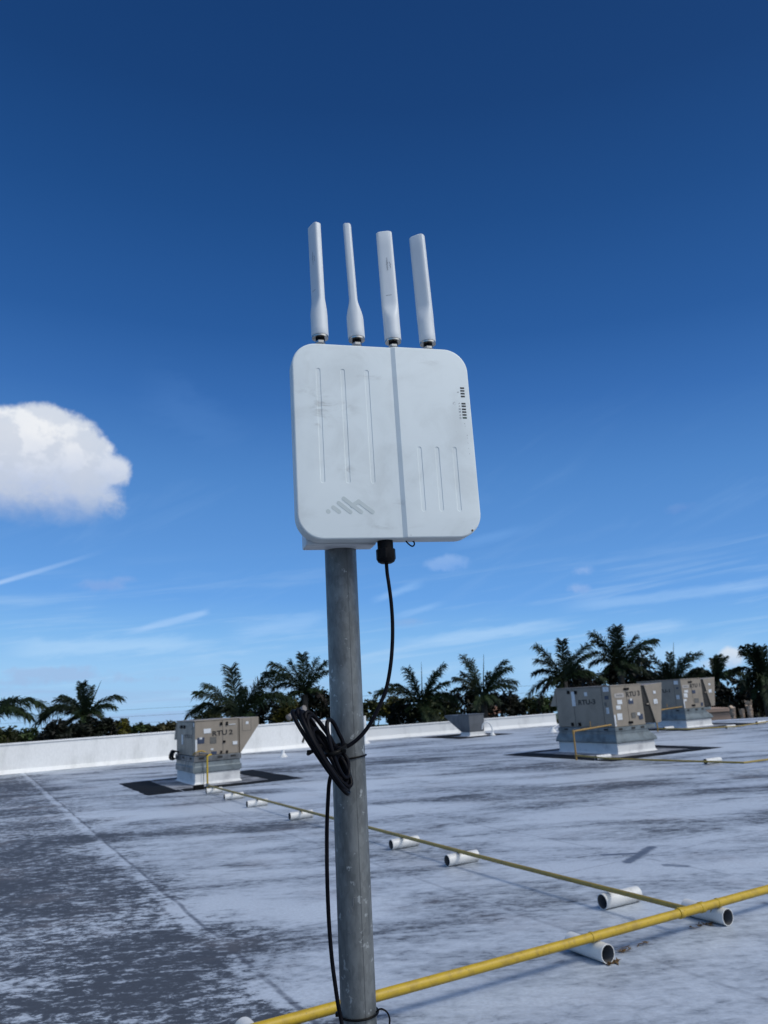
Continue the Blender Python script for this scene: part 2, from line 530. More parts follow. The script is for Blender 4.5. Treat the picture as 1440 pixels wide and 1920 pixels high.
    line = seg(P2(450, 1478), P2(612, 1463), .045)
    col = t.mix(t.mul(line, .8), col, (0.62, 0.63, 0.65))
    sfac = t.mul(thick, t.mul(brk, t.add(0.28, t.mul(main, 0.45))))
    col = t.mix(sfac, col, (0.06, 0.065, 0.085))
    # grain, brownish films and small specks
    g = t.smooth(grain, 0.25, 0.75, 0.84, 1.14)
    col = t.mix(1.0, col, t.comb(g, g, g), 'MULTIPLY')
    film = t.mul(t.smooth(t.noise(co, 0.9, 5, 0.6), 0.52, 0.72), 0.22)
    col = t.mix(film, col, (0.30, 0.27, 0.27))
    speck = t.smooth(t.noise(co, 33, 2, 0.5), 0.775, 0.80)
    col = t.mix(t.mul(speck, 0.75), col, (0.05, 0.045, 0.04))
    t.put(b.inputs['Base Color'], col)
    t.put(b.inputs['Roughness'], t.smooth(field, 0.45, 0.8, 0.48, 0.72))
    b.inputs['Specular IOR Level'].default_value = 0.35
    h = t.noise(wco, 14.0, 4, 0.65)
    t.put(b.inputs['Normal'], t.bump(h, 0.4, 0.012))
    return m


M['roof'] = make_roof_mat()
M['grass'] = mottled('far_grass', (0.035, 0.055, 0.02), (0.06, 0.07, 0.03), 0.9, scale=0.05)

# ------------------------------------------------------------------ the setting
mb = MB()
G0 = -6.0
for (xa, xb, ya, yb) in ((-3000, 3000, -400, 4000),):
    gz_ = lambda y: G0 - math.tan(SLOPE) * (y - 30)
    mb.poly([(xa, ya, gz_(ya)), (xb, ya, gz_(ya)), (xb, yb, gz_(yb)), (xa, yb, gz_(yb))])
tag(mb.build('ground', M['grass']), 'green ground beyond the building', 'ground', kind='structure')


def ground_z(y): return G0 - math.tan(SLOPE) * (y - 30)


WALL_A = on_roof(0, 1453); WALL_B = on_roof(688, 1391)
LOW_A = on_roof(690, 1388); LOW_B = on_roof(1031, 1360)
EDGE_R0 = on_roof(1335, 1350.5); EDGE_R1 = on_roof(1440, 1344.4)
wdir = (WALL_B - WALL_A).normalized(); wn = Vector((-wdir.y, wdir.x, 0))
ldir = (LOW_B - LOW_A).normalized(); ln = Vector((-ldir.y, ldir.x, 0))
W0 = WALL_A - wdir * 14; W1 = WALL_A + wdir * ((WALL_B - WALL_A).length - 0.45)
L0 = LOW_A - ldir * 0.55; L1 = LOW_A + ldir * ((LOW_B - LOW_A).length + 0.35)
edge_dir = (EDGE_R1 - EDGE_R0).normalized()
roof_pts = [W0 + wn * 0.3, W1 + wn * 0.3, L0 + ln * 0.22, L1 + ln * 0.22, EDGE_R0, EDGE_R1, EDGE_R1 + edge_dir * 10,
            Vector((32, 8, 0)), Vector((26, -22, 0)), Vector((-24, -22, 0)), Vector((-32, 4, 0))]
mb = MB()
mb.prism([(p.x, p.y) for p in roof_pts], -7.5, 0.0)
tag(mb.build('roof', M['roof']), 'flat weathered white membrane roof with dark worn stains and seams', 'roof', kind='structure')


def wall_strip(name, mat, a, b, n, h, th, label, coping, cat='wall'):
    t = thing(name, label, cat, a)
    d = b - a
    L = d.length; ax = d.normalized()
    def P(s, o, z): p = ax * s + n * o; return (p.x, p.y, z)
    m = MB()
    ns = 24
    rings = []
    rnd = random.Random(name)
    for i in range(ns + 1):
        s = L * i / ns
        w = rnd.uniform(-0.006, 0.006)
        rings.append([P(s, -0.10, 0.0), P(s, -0.02, 0.10 + w), P(s, w, 0.13), P(s, w * .5, h + w), P(s, th, h + w), P(s, th, 0)])
    m.loft(rings)
    m.build('wall_face', mat, t)
    c = MB()
    rings = []
    for i in range(ns + 1):
        s = L * i / ns
        rings.append([P(s, -0.03, h + 0.008), P(s, -0.03, h + 0.045), P(s, th + 0.03, h + 0.055), P(s, th + 0.03, h + 0.008)])
    c.loft(rings)
    c.build('coping', coping, t)
    return t


wall = wall_strip('parapet_wall', M['wall'], W0, W1, wn, 0.905, 0.28,
                  'tall bright white parapet wall along the left far edge of the roof', M['wall'])
# a scupper through the tall wall, with its rusty streak
sp = on_roof(562, 1401) - W0
s0 = sp.dot(wdir)
m = MB()
def WP(s, o, z): p = wdir * s + wn * o; return Vector((p.x, p.y, z))
m.loft([[WP(s0 - .07, -.012, .22), WP(s0 - .01, -.012, .16), WP(s0 + .10, -.012, .42), WP(s0 + .04, -.012, .46)],
        [WP(s0 - .07, .01, .22), WP(s0 - .01, .01, .16), WP(s0 + .10, .01, .42), WP(s0 + .04, .01, .46)]])
m.build('scupper', M['dark'], wall)
low = wall_strip('parapet_wall', M['wall_old'], L0, L1, ln, 0.45, 0.2,
                 'low streaky grey-white parapet wall at the far edge behind the grey vent hood', M['wall_old'])


# bare black membrane around each roof opening
def bare_patch(u0, u1, v0, v1, iu0, iu1, iv0, iv1, z=0.004):
    rnd = random.Random(u0)
    def edge(pts):
        out = []
        for i in range(len(pts)):
            a, b2 = Vector(pts[i]), Vector(pts[(i + 1) % len(pts)])
            k = max(2, int((b2 - a).length / 0.25))
            for j in range(k):
                p = a.lerp(b2, j / k)
                out.append(p + Vector((rnd.uniform(-.02, .02), rnd.uniform(-.02, .02))))
        return out
    m = MB()
    def quad(a0, a1, b0, b1):
        m.poly([uv(p[0], p[1], z) for p in edge([(a0, b0), (a1, b0), (a1, b1), (a0, b1)])])
    quad(u0, iu0, v0, v1); quad(iu1, u1, v0, v1)
    quad(iu0 + .03, iu1 - .03, v0, iv0); quad(iu0 + .03, iu1 - .03, iv1, v1)
    tag(m.build('bare_membrane', M['bare']), 'black strip of uncoated roof membrane round a rooftop box', 'roof', kind='structure')
    m = MB()
    m.poly([uv(p[0], p[1], z + .004) for p in edge([(iu0 - .05, iv0 - .05), (iu1 + .05, iv0 - .05), (iu1 + .05, iv1 + .05), (iu0 - .05, iv1 + .05)])])
    tag(m.build('membrane_apron', M['apron']), 'dirty grey apron of roof membrane round a curb', 'roof', kind='structure')


def to_uv(p): return p.dot(GU), p.dot(GV)


# ------------------------------------------------------------------ rooftop units
def flat_rect(face, a0, a1, z0, z1, off):
    """a thin plate lying on the u-face or v-face"""
    m = MB()
    if face == 'u':
        m.box((a0, -off, z0), (a1, -off + 0.0025, z1))
    else:
        m.box((-off, a0, z0), (-off + 0.0025, a1, z1))
    return m


KIND = {'white': ('sticker', 'sticker'), 'blue': ('sticker', 'sticker_blue'), 'grey': ('rating_plate', 'sticker_grey'),
        'dark': ('sticker', 'sticker_grey'), 'latch': ('latch', 'black'), 'badge': ('badge', 'badge')}


def rooftop_unit(O, W, D, zr, zt, cw, cd, label, marks_u, marks_v, texts, style, lines_u, lines_v):
    t = thing('rooftop_unit', label, 'air conditioner', O, GRID, 'rooftop air conditioners')
    zc = 0.26                                                # curb top
    c = MB()
    rc = lambda g, z, gx=0: [(-g, -g, z), (cw + g, -g, z), (cw + g, cd + g, z), (-g, cd + g, z)]
    c.loft([rc(.045, 0.0), rc(.018, .03), rc(0, .06), rc(0, zc)])
    c.build('roof_curb', M['curb'], t, bevel=0.012)
    # galvanised adaptor between curb and cabinet
    a = MB()
    x0, x1, y0, y1 = -0.02, W + 0.0, -0.02, D
    def rr(g0, z, k):       # k = 0 at the curb, 1 under the cabinet
        L = lambda p, q: p + (q - p) * k
        return [(L(-g0, x0), L(-g0, y0), z), (L(cw + g0, x1), L(-g0, y0), z), (L(cw + g0, x1), L(cd + g0, y1), z), (L(-g0, x0), L(cd + g0, y1), z)]
    if style == 'flared':
        a.loft([rr(.05, zc + .006, 0), rr(.05, zc + .05, 0), rr(.045, zc + .10, .1), rr(.02, zc + .20, .55), rr(.0, zr - .10, 1)])
    else:
        a.loft([rr(.03, zc + .006, 0), rr(.03, zc + .13, 0), rr(.015, zc + .14, .25), rr(.0, zr - .13, .4)])
    a.build('curb_adaptor', M['galv'], t, bevel=0.008)
    sm = MB()
    for px, py in ((-.055, -.055),):
        sm.box((px - .003, py - .003, zc + .01), (px + .02, py + .02, zr - .12))
    sm.build('corner_strip', M['galv'], t)
    rl = MB()
    rl.box((-.03, -.03, zr - (.098 if style == 'flared' else .128)), (W + (.28 if style == 'flared' else .04), D + .02, zr - .004))
    rail = rl.build('base_rail', M['rail'] if style != 'flared' else M['galv'], t, bevel=0.006)
    for s in (.14, .55, .85):
        MB().box((W * s - .06, -.036, zr - .075), (W * s + .06, -.032, zr - .03)).build('fork_slot', M['dark'], rail)
        MB().box((-.036, D * s - .07, zr - .075), (-.032, D * s + .07, zr - .03)).build('fork_slot', M['dark'], rail)
    cb = MB()
    cb.box((0, 0, zr), (W, D, zt - .02))
    cab = cb.build('cabinet', M['cabinet'], t, bevel=0.012)
    lid = MB()
    lid.box((-.012, -.012, zt - .017), (W + .012, D + .012, zt + .008))
    lid.build('lid', M['cabinet'], t, bevel=0.006)
    for s in lines_u: MB().box((s - .005, -.003, zr + .01), (s + .005, .01, zt - .03)).build('panel_joint', M['seam'], cab)
    for s in lines_v: MB().box((-.003, s - .006, zr + .01), (.01, s + .006, zt - .03)).build('panel_joint', M['seam'], cab)
    # condenser end: overhanging hood over a dark coil
    h = MB()
    e = 0.25
    h.loft([[(q, D + .003, zt - .03), (q, D + e, zt - .43), (q, D + e - .03, zt - .45), (q, D + .003, zt - .45)] for q in (-.004, W)])
    h.build('condenser_hood', M['cabinet'], t)
    k = MB()
    k.box((.04, D + .004, zr + .03), (W - .04, D + .05, zt - .47))
    k.build('condenser_coil', M['coil'], t)
    if style == 'flared':
        hp = [(W + .11, zt - .04), (1.76 * W / 1.02, zt), (1.56 * W / 1.02, zr + .02), (1.375 * W / 1.02, zr + .01)]
        hd = MB()
        hd.loft([[(p[0], q, p[1]) for p in hp] for q in (-.004, D * .86)])
        hood = hd.build('intake_hood', M['cabinet'], t, bevel=0.006)
        fl = MB()
        fl.loft([[(W + .004, q, zt - .05), (W + .115, q, zt - .08), (1.365 * W / 1.02, q, zr + .03), (W + .004, q, zr + .02)] for q in (.035, D * .84)])
        fl.build('intake_gap_fill', M['dark'], t)  # dark solid fills the open gap, its shade put into the colour
        br = MB()
        br.box((W + .13, .0, (zr + zt) / 2 - .02), (W + .22, .03, (zr + zt) / 2 + .012))
        br.build('hood_brace', M['cabinet'], hood)
    else:
        hp = [(W + .016, zt - .006), (W + .49, zt), (W + .49, zt - .18), (W + .016, zr - .03)]
        hd = MB()
        hd.loft([[(p[0], q, p[1]) for p in hp] for q in (-.004, D * .9)])
        hood = hd.build('intake_hood', M['cabinet'], t, bevel=0.005)
        dr = MB()
        fr = (W + .08, W + .30, zt - .30, zt - .02)
        for (a0, a1, b0, b1) in ((fr[0], fr[0] + .006, fr[2], fr[3]), (fr[1] - .006, fr[1], fr[2], fr[3]), (fr[0], fr[1], fr[2], fr[2] + .006)):
            dr.box((a0, -.008, b0), (a1, -.003, b1))
        dr.build('access_panel_outline', M['seam'], hood)
    for face, marks in (('u', marks_u), ('v', marks_v)):
        for i, (a0, a1, z0, z1, kd) in enumerate(marks):
            nm, mt = KIND[kd]
            par = cab
            if face == 'u' and a0 > W + .05: par = hood
            off = 0.007 + 0.0006 * i
            if kd == 'latch': off += .012
            if kd == 'badge':
                m2 = MB()
                cxm, czm = (a0 + a1) / 2, (z0 + z1) / 2
                pts = rounded((a1 - a0) / 2, (z1 - z0) / 2, (z1 - z0) / 2 * .9, 6, cxm, czm)
                m2.loft([[(p[0], -off, p[1]) for p in pts], [(p[0], -off + .005, p[1]) for p in pts]])
                ob = m2.build(nm, M[mt], par)
                m3 = MB()
                for j in range(6):
                    xx = a0 + (a1 - a0) * (.2 + .1 * j)
                    m3.box((xx, -off - .002, czm - .02), (xx + (a1 - a0) * .06, -off - .0005, czm + .02))
                m3.build('badge_print', M['print'], ob)
            elif kd == 'latch':
                m2 = MB()
                if face == 'u': m2.box((a0, -.03, z0), (a1, .004, z1))
                else: m2.box((-.03, a0, z0), (.004, a1, z1))
                m2.build(nm, M[mt], par, bevel=.006)
            else:
                st = flat_rect(face, a0, a1, z0, z1, off).build(nm, M[mt], par)
    for (face, body, a0, a1, z0, z1, mt, shear) in texts:
        if face == 'u':
            lettering('stencil_lettering', body, M[mt], cab, (a0, -.0055, z0), (1, 0, 0), (0, 0, 1), a1 - a0, z1 - z0, .028, shear)
        else:
            lettering('stencil_lettering', body, M[mt], cab, (-.0055, a1, z0), (0, -1, 0), (0, 0, 1), a1 - a0, z1 - z0, .028, shear)
    return t


O2 = on_roof(365.6, 1473); O3 = on_roof(1159.8, 1415.3); O1 = on_roof(1288.5, 1365)
unit2 = rooftop_unit(
    O2, 1.045, 1.785, 0.63, 1.415, 1.058, 1.75,
    'beige rooftop air conditioner stencilled RTU 2 on a square white curb, left of the pole',
    [(0.206, 0.377, 1.12, 1.224, 'white'), (0.058, 0.22, 0.902, 1.035, 'blue'), (0.104, 0.166, 0.998, 1.042, 'white'),
     (0.352, 0.501, 0.886, 1.027, 'grey'), (0.381, 0.506, 0.64, 0.707, 'blue'), (0.366, 0.428, 0.74, 0.777, 'white'),
     (0.592, 0.64, 1.276, 1.351, 'latch'), (0.735, 0.78, 1.266, 1.349, 'latch'), (0.592, 0.629, 0.645, 0.707, 'latch'),
     (0.727, 0.771, 0.645, 0.703, 'latch'), (0.658, 0.714, 0.88, 0.932, 'latch'), (0.889, 1.001, 0.822, 0.897, 'white'),
     (1.213, 1.278, 1.262, 1.323, 'white'), (0.006, 0.05, 0.701, 1.002, 'white'), (0.799, 0.96, 1.275, 1.29, 'white')],
    [(1.096, 1.25, 0.871, 1.097, 'white'), (0.03, 0.12, 1.289, 1.37, 'white'), (0.132, 0.30, 1.214, 1.266, 'dark'),
     (0.90, 1.08, 1.24, 1.315, 'latch'), (1.2, 1.37, 1.24, 1.315, 'latch')],
    [('u', 'RTU', .408, .756, 1.045, 1.158, 'paint', .012), ('u', '2', .80, .893, 1.055, 1.165, 'paint', 0), ('v', 'RTU-2', .25, .95, 1.02, 1.11, 'paint_faint', 0)],
    'stepped', (0.655, 1.02), (0.19,))
unit3 = rooftop_unit(
    O3, 1.02, 2.05, 0.635, 1.615, 1.244, 2.133,
    'beige rooftop air conditioner stencilled RTU-3 on its long side, with a yellow riser',
    [(0.097, 0.424, 1.315, 1.429, 'badge'), (0.163, 0.326, 1.163, 1.265, 'white'), (0.109, 0.256, 1.041, 1.136, 'white'),
     (0.109, 0.271, 0.796, 0.948, 'white'), (0.006, 0.055, 0.655, 0.925, 'white'), (0.429, 0.589, 1.49, 1.54, 'latch'),
     (0.462, 0.588, 0.69, 0.745, 'latch'), (0.534, 0.694, 1.153, 1.256, 'blue'), (0.591, 0.655, 1.226, 1.278, 'white'),
     (0.581, 0.715, 0.817, 0.942, 'grey'), (0.82, 0.949, 0.767, 0.892, 'blue'), (0.768, 0.865, 0.863, 0.932, 'white'),
     (1.407, 1.491, 1.352, 1.422, 'white'), (1.38, 1.513, 1.104, 1.221, 'white')],
    [(0.055, 0.253, 1.479, 1.59, 'white'), (1.3, 1.43, 1.156, 1.518, 'white'), (0.83, 0.937, 1.395, 1.49, 'white'),
     (0.091, 0.224, 1.295, 1.379, 'blue'), (0.192, 0.259, 1.135, 1.227, 'dark'), (0.121, 0.22, 0.952, 1.1, 'white'),
     (1.493, 1.568, 1.464, 1.549, 'latch'), (1.217, 1.29, 1.455, 1.539, 'latch'), (1.466, 1.54, 0.663, 0.747, 'latch'),
     (1.193, 1.265, 0.664, 0.747, 'latch')],
    [('u', 'RTU 3', .493, .95, 1.315, 1.44, 'paint', .02), ('v', 'RTU-3', .571, 1.195, 1.18, 1.305, 'paint', .01)],
    'flared', (0.495,), (0.322, 1.38))
unit1 = rooftop_unit(
    O1, 1.02, 2.05, 0.645, 1.65, 1.275, 2.133,
    'beige rooftop air conditioner stencilled RTU 1, farthest one, partly hidden behind the RTU-3 unit',
    [(0.047, 0.39, 1.338, 1.449, 'badge'), (0.112, 0.293, 1.185, 1.268, 'white'), (0.062, 0.243, 1.021, 1.159, 'white'),
     (0.02, 0.169, 0.9, 0.969, 'white'), (0.006, 0.05, 0.662, 0.90, 'white'), (0.363, 0.546, 1.515, 1.564, 'latch'),
     (0.392, 0.554, 0.71, 0.766, 'latch'), (0.493, 0.656, 1.138, 1.249, 'blue'), (0.549, 0.773, 0.812, 0.964, 'grey'),
     (0.848, 0.951, 0.692, 0.81, 'blue'), (1.377, 1.482, 1.378, 1.448, 'white'), (1.336, 1.491, 1.122, 1.235, 'white')],
    [(0.112, 0.3, 1.483, 1.608, 'white'), (0.133, 0.267, 0.979, 1.118, 'white'), (0.129, 0.219, 1.327, 1.382, 'blue')],
    [('u', 'RTU 1', .435, .948, 1.325, 1.46, 'paint', .02), ('v', 'RTU-1', .526, 1.15, 1.21, 1.335, 'paint', 0)],
    'flared', (0.495,), (0.322, 1.38))
for O, cw, cd in ((O2, 1.058, 1.75), (O3, 1.244, 2.133), (O1, 1.275, 2.133)):
    u0, v0 = to_uv(O)
    bare_patch(u0 - 1.25, u0 + cw + 1.15, v0 - 1.05, v0 + cd + 0.85, u0 - .5, u0 + cw + .45, v0 - .5, v0 + cd + .4)

# loose wiring at the left end of the RTU 2 unit
wl = MB()
rnd = random.Random(5)
for k in range(7):
    p0 = Vector((-.04, 1.35 + .07 * k, .68 + rnd.uniform(-.02, .02)))
    wl.tube(spline([p0, p0 + Vector((-.10, .04, .02)), p0 + Vector((-.12, .10, -.12 - .03 * (k % 3))), p0 + Vector((-.03, .16, -.16))], 5), .014, 6)
wl.build('control_wiring', M['black'], unit2, smooth=60)
hs = MB()
hs.tube(spline([(-.02, .12, .66), (.0, -.08, .72), (.14, -.09, .745), (.25, -.07, .69), (.27, -.03, .64)], 6), .012, 8)
hs.build('flexible_gas_hose', M['hose'], unit2, smooth=60)
vb = MB()
vb.tube([(.08, -.07, .70), (.15, -.07, .705)], .03, 10)
vb.tube(spline([(.14, -.08, .68), (.22, -.09, .69), (.30, -.06, .65)], 5), .02, 8)
vb.build('gas_valve', M['rail'], unit2, smooth=60)
for un, sx in ((unit2, 1), ):
    cd_ = MB()
    cd_.tube([(.185, -.055, .01), (.185, -.055, .50)], .008, 8)
    cd_.build('conduit', M['galv'], un, smooth=60)

# ------------------------------------------------------------------ grey vent hood and small roof vents
OV = on_roof(882, 1381)
t = thing('exhaust_hood', 'dark grey sheet metal vent hood with slanted snout on a low white curb', 'roof vent', OV, GRID)
m = MB(); m.loft([[(-.1, -.1, 0), (.77, -.1, 0), (.77, .7, 0), (-.1, .7, 0)], [(-.02, -.02, .05), (.69, -.02, .05), (.69, .62, .05), (-.02, .62, .05)],
                  [(-.02, -.02, .155), (.69, -.02, .155), (.69, .62, .155), (-.02, .62, .155)]])
m.build('roof_curb', M['curb'], t)
m = MB(); m.loft([[(0, 0, .158), (.66, 0, .158), (.66, .6, .158), (0, .6, .158)], [(-.03, -.03, .80), (.69, -.03, .80), (.69, .66, .80), (-.03, .66, .80)]])
m.build('hood_body', M['vent'], t, bevel=.008)
m = MB(); m.box((-.05, -.05, .803), (.71, .69, .825)); m.build('hood_lid', M['vent'], t)
m = MB()
m.loft([[(q, .665, .79), (q, 1.75, .80), (q, 1.72, .72), (q, .60, .165)] for q in (-.01, .66)])
m.build('hood_snout', M['vent'], t)
u0, v0 = to_uv(OV)
bare_patch(u0 - 1.0, u0 + 1.5, v0 - .8, v0 + 2.2, u0 - .25, u0 + .9, v0 - .25, v0 + .85)

p = on_roof(924, 1379)
t = thing('gooseneck_vent', 'thin white bent gooseneck pipe beside the grey vent hood', 'vent pipe', p)
m = MB()
m.tube(spline([(0, 0, 0), (0, 0, .25), (-.06, 0, .42), (-.20, 0, .50), (-.34, 0, .42), (-.38, 0, .25)], 6), .028, 10)
m.build('bent_pipe', M['whitepipe'], t, smooth=50)
m = MB(); m.lathe([(.12, 0), (.06, .08), (.035, .12)], 16); m.build('flashing', M['whitepipe'], t, smooth=40)


def stack_vent(px, h, r, label, name='vent_pipe'):
    p = on_roof(*px)
    t = thing(name, label, 'vent pipe', p)
    m = MB(); m.lathe([(r, .05), (r, h), (r * .86, h), (r * .86, h - .05)], 18); m.build('pipe', M['whitepipe'], t, smooth=40)
    m = MB(); m.lathe([(r * 2.6, 0), (r * 2.4, .02), (r * 1.25, .10), (r * 1.08, .2 if h > .5 else .12)], 18); m.build('flashing', M['whitepipe'], t, smooth=40)
    return t


stack_vent((685, 1394), 1.02, .075, 'tall white vent pipe standing on the roof just right of the pole')
stack_vent((531, 1419.5), .23, .055, 'short white conical vent on the roof in front of the tall white wall')
t = stack_vent((1037, 1373), .2, .06, 'small white vent with a slanting brace at the foot of the RTU-3 unit')
m = MB(); m.tube([(.03, 0, .16), (.55, .25, .42)], .018, 8); m.tube([(.03, 0, .05), (.5, .2, .22)], .015, 8); m.build('brace', M['whitepipe'], t)

# twin floodlight on the tall wall
Yw = (W0 + wdir * s0).y
fb = W0 + wdir * s0 + wn * .14 + Vector((0, 0, .96))
t = thing('floodlight', 'twin-headed beige floodlight on top of the tall white wall', 'floodlight', fb)
m = MB(); m.tube([(0, 0, 0), (0, 0, .22)], .035, 10); m.tube([(-.28, -.05, .2), (0, 0, .24), (.3, -.05, .12)], .025, 8); m.build('bracket', M['lamp'], t)
for (hx, hz, dx, dz) in ((.05, .44, .22, .10), (-.42, .22, -.12, -.10), (.42, .10, .22, -.16)):
    m = MB()
    m.tube([(hx - dx, -.05, hz - dz), (hx, -.12, hz), (hx + dx * .5, -.2, hz + dz * .5)], [.05, .10, .12], 14)
    m.build('lamp_head', M['lamp'], t, smooth=40)

# ------------------------------------------------------------------ gas pipes
R_MAIN, R_BR, R_SUP = 0.0285, 0.0185, 0.056
Z_MAIN = 2 * R_SUP + R_MAIN + .002
Z_BR = 2 * R_SUP + R_BR + .001


def ring_on(m, a, b, s, r, w, seg=20):
    d = (b - a).normalized()
    c = a + d * s
    m.tube([c - d * w, c - d * (w * .8), c + d * (w * .8), c + d * w], [r * .93, r, r, r * .93], seg)


MA = on_roof(500, 1924, Z_MAIN); MBp = on_roof(1440, 1667, Z_MAIN)
md = (MBp - MA).normalized()
A0, A1 = MA - md * 3.2, MBp + md * 5.0
tee = on_roof(1290, 1705, Z_MAIN)
s_tee = (tee - A0).dot(md)
t = thing('gas_pipe', 'thick bright yellow gas pipe crossing the foreground from behind the pole to the right edge', 'pipe', (A0.x, A0.y, 0), 0, 'yellow gas pipes')
base = Vector((A0.x, A0.y, 0))
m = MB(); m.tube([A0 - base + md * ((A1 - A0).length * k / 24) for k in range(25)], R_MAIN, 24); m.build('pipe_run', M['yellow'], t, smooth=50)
m = MB()
for s in (s_tee - .105, s_tee + .105):
    ring_on(m, A0 - base, A1 - base, s, R_MAIN + .007, .022)
m.tube([A0 - base + md * (s_tee - .1), A0 - base + md * (s_tee + .1)], R_MAIN + .003, 20)
m.build('tee_fitting', M['yellow'], t, smooth=40)
s_joint = (on_roof(1105, 1756, Z_MAIN) - A0).dot(md)
for s in (s_joint, s_tee + .27):
    m = MB(); ring_on(m, A0 - base, A1 - base, s, R_MAIN + .0035, .010); m.build('pipe_strap', M['yellow'], t, smooth=40)
# branch to the RTU 2 unit
BA = A0 + md * s_tee
BA = Vector((BA.x, BA.y, Z_MAIN)); BB = on_roof(389, 1472.5, Z_BR)
bd = (BB - BA).normalized()
t = thing('gas_pipe', 'thin dull yellow gas pipe running back from the thick pipe to the RTU 2 unit', 'pipe', (BB.x, BB.y, 0), 0, 'yellow gas pipes')
base = Vector((BB.x, BB.y, 0))
n = 30
pts = [BA - base + bd * (R_MAIN + .004)]
for k in range(1, n): 
    q = (BA - base).lerp(BB - base, k / n); q.z = Z_BR + (Z_MAIN - Z_BR) * max(0, 1 - k / 5)
    pts.append(q)
pts.append(BB - base)
m = MB(); m.tube(pts, R_BR, 14); m.build('pipe_run', M['yellow_old'], t, smooth=50)
m = MB(); m.tube([(0, 0, .02), (0, 0, .72)], R_BR * 1.05, 14); m.tube([(0, 0, .70), (.03, .02, .73), (.06, .10, .73)], R_BR, 12)
m.build('riser', M['yellow'], t, smooth=50)
m = MB(); m.tube([(0, 0, .10), (0, 0, .17)], R_BR * 1.7, 14); m.build('elbow', M['rail'], t, smooth=40)
m = MB(); m.tube([Vector((0, 0, Z_BR)) - bd * .10, Vector((0, 0, Z_BR)) - bd * .05], R_BR * 1.5, 14); m.build('coupling', M['rail'], t, smooth=40)

# run to the RTU-3 unit
def run_pipe(ground_px, riser_px, top_z, run_to, label, r=R_BR, stub=True):
    pts = [on_roof(x, y, Z_BR) for x, y in ground_px]
    base = Vector((pts[0].x, pts[0].y, 0))
    t = thing('gas_pipe', label, 'pipe', base, 0, 'yellow gas pipes')
    out = []
    for a, b in zip(pts, pts[1:]):
        for k in range(6): out.append(a.lerp(b, k / 6) - base)
    out.append(pts[-1] - base)
    m = MB(); m.tube(out, r, 12); m.build('pipe_run', M['yellow_old'], t, smooth=50)
    m = MB(); m.tube([(0, 0, .03), (0, 0, top_z)], r * 1.15, 12); m.build('riser', M['yellow_dull'], t, smooth=50)
    e = run_to - base
    m = MB(); m.tube([Vector((0, 0, top_z)) - (e - Vector((0, 0, top_z))).normalized() * .03, e], r * 1.15, 12)
    if stub:
        q = Vector((0, 0, top_z)).lerp(e, .45)
        m.tube([q, q + Vector((0, 0, .16))], r * .5, 8)
    m.build('inlet_pipe', M['yellow_dull'], t, smooth=50)
    m = MB()
    m.tube([(0, 0, top_z - .06), (0, 0, top_z + .03)], r * 1.6, 12)
    m.build('elbow', M['yellow_dull'], t, smooth=40)
    m = MB(); m.tube([Vector((0, 0, top_z)).lerp(e, .22), Vector((0, 0, top_z)).lerp(e, .30)], r * 1.5, 12)
    m.build('coupling', M['yellow_dull'], t, smooth=40)
    return t


q3 = O3 - GU * .10
q3r = q3 + GV * 1.22
gp = on_roof(1079, 1418, Z_BR)
run_pipe([(1080, 1416.5), (1145, 1422.5), (1270, 1426.5), (1395, 1430), (1440, 1424), (1560, 1402)], None, .66,
         Vector((q3.x, q3.y, .70)) + GV * .02, 'thin yellow gas pipe along the roof and up to the RTU-3 unit')
q1 = O1 - GU * .10
run_pipe([(1233, 1366.3), (1290, 1367), (1340, 1364.5), (1385, 1361.5), (1440, 1353), (1500, 1345)], None, .70,
         Vector((q1.x, q1.y, .72)) + GV * .02, 'thin yellow gas pipe at the foot of the RTU 1 unit, farthest away')


# ------------------------------------------------------------------ pipe supports: offcuts of white plastic pipe
def support(center, axis, length, label, stain='rust_stain', r=R_SUP, off=0.0):
    t = thing('pipe_support', label, 'pipe support', (center.x, center.y, 0), math.atan2(axis.y, axis.x), 'white plastic offcuts under the gas pipes')
    m = MB()
    ro, ri = r, r - .005
    seg = 28
    rings = []
    def flat(a, rad):       # slightly sagged where it lies on the roof
        y, z = rad * math.cos(a), rad * math.sin(a)
        return y, max(z, -r + .001) + r + .001
    L = length / 2
    for (x, rad) in ((-L, ri), (-L, ro), (-L * .3, ro), (L * .3, ro), (L, ro), (L, ri)):
        rings.append([(x, *flat(2 * math.pi * k / seg, rad)) for k in range(seg)])
    m.loft(rings, False, False)
    m.build('pipe_shell', M['pvc'], t, smooth=50)
    m = MB()
    rings = [[(x, *flat(2 * math.pi * k / seg, ri - .0005)) for k in range(seg)] for x in (-L + .001, 0, L - .001)]
    m.loft(rings, False, False)
    m.build('pipe_bore', M['pvc_shade'], t, smooth=50)
    # paint and rust that ran off the gas pipe
    m = MB()
    rnd = random.Random(label)
    x0 = off; w = rnd.uniform(.006, .011)
    a0, a1 = math.pi / 2 - rnd.uniform(.7, 1.4), math.pi / 2 + rnd.uniform(.7, 1.4)
    ring = []
    for j in range(17):
        a = a0 + (a1 - a0) * j / 16
        ww = w * (1 - .6 * abs(j / 8 - 1)) * rnd.uniform(.75, 1.25)
        ring.append((x0 + rnd.uniform(-.0015, .0015), ww, (r + .0008) * math.cos(a), (r + .0008) * math.sin(a) + r + .001))
    for p, q in zip(ring, ring[1:]):
        m.poly([(p[0] - p[1], p[2], p[3]), (p[0] + p[1], p[2], p[3]), (q[0] + q[1], q[2], q[3]), (q[0] - q[1], q[2], q[3])])
    bmesh.ops.remove_doubles(m.bm, verts=m.bm.verts, dist=1e-6)
    m.build('paint_drip', M[stain], t)
    return t


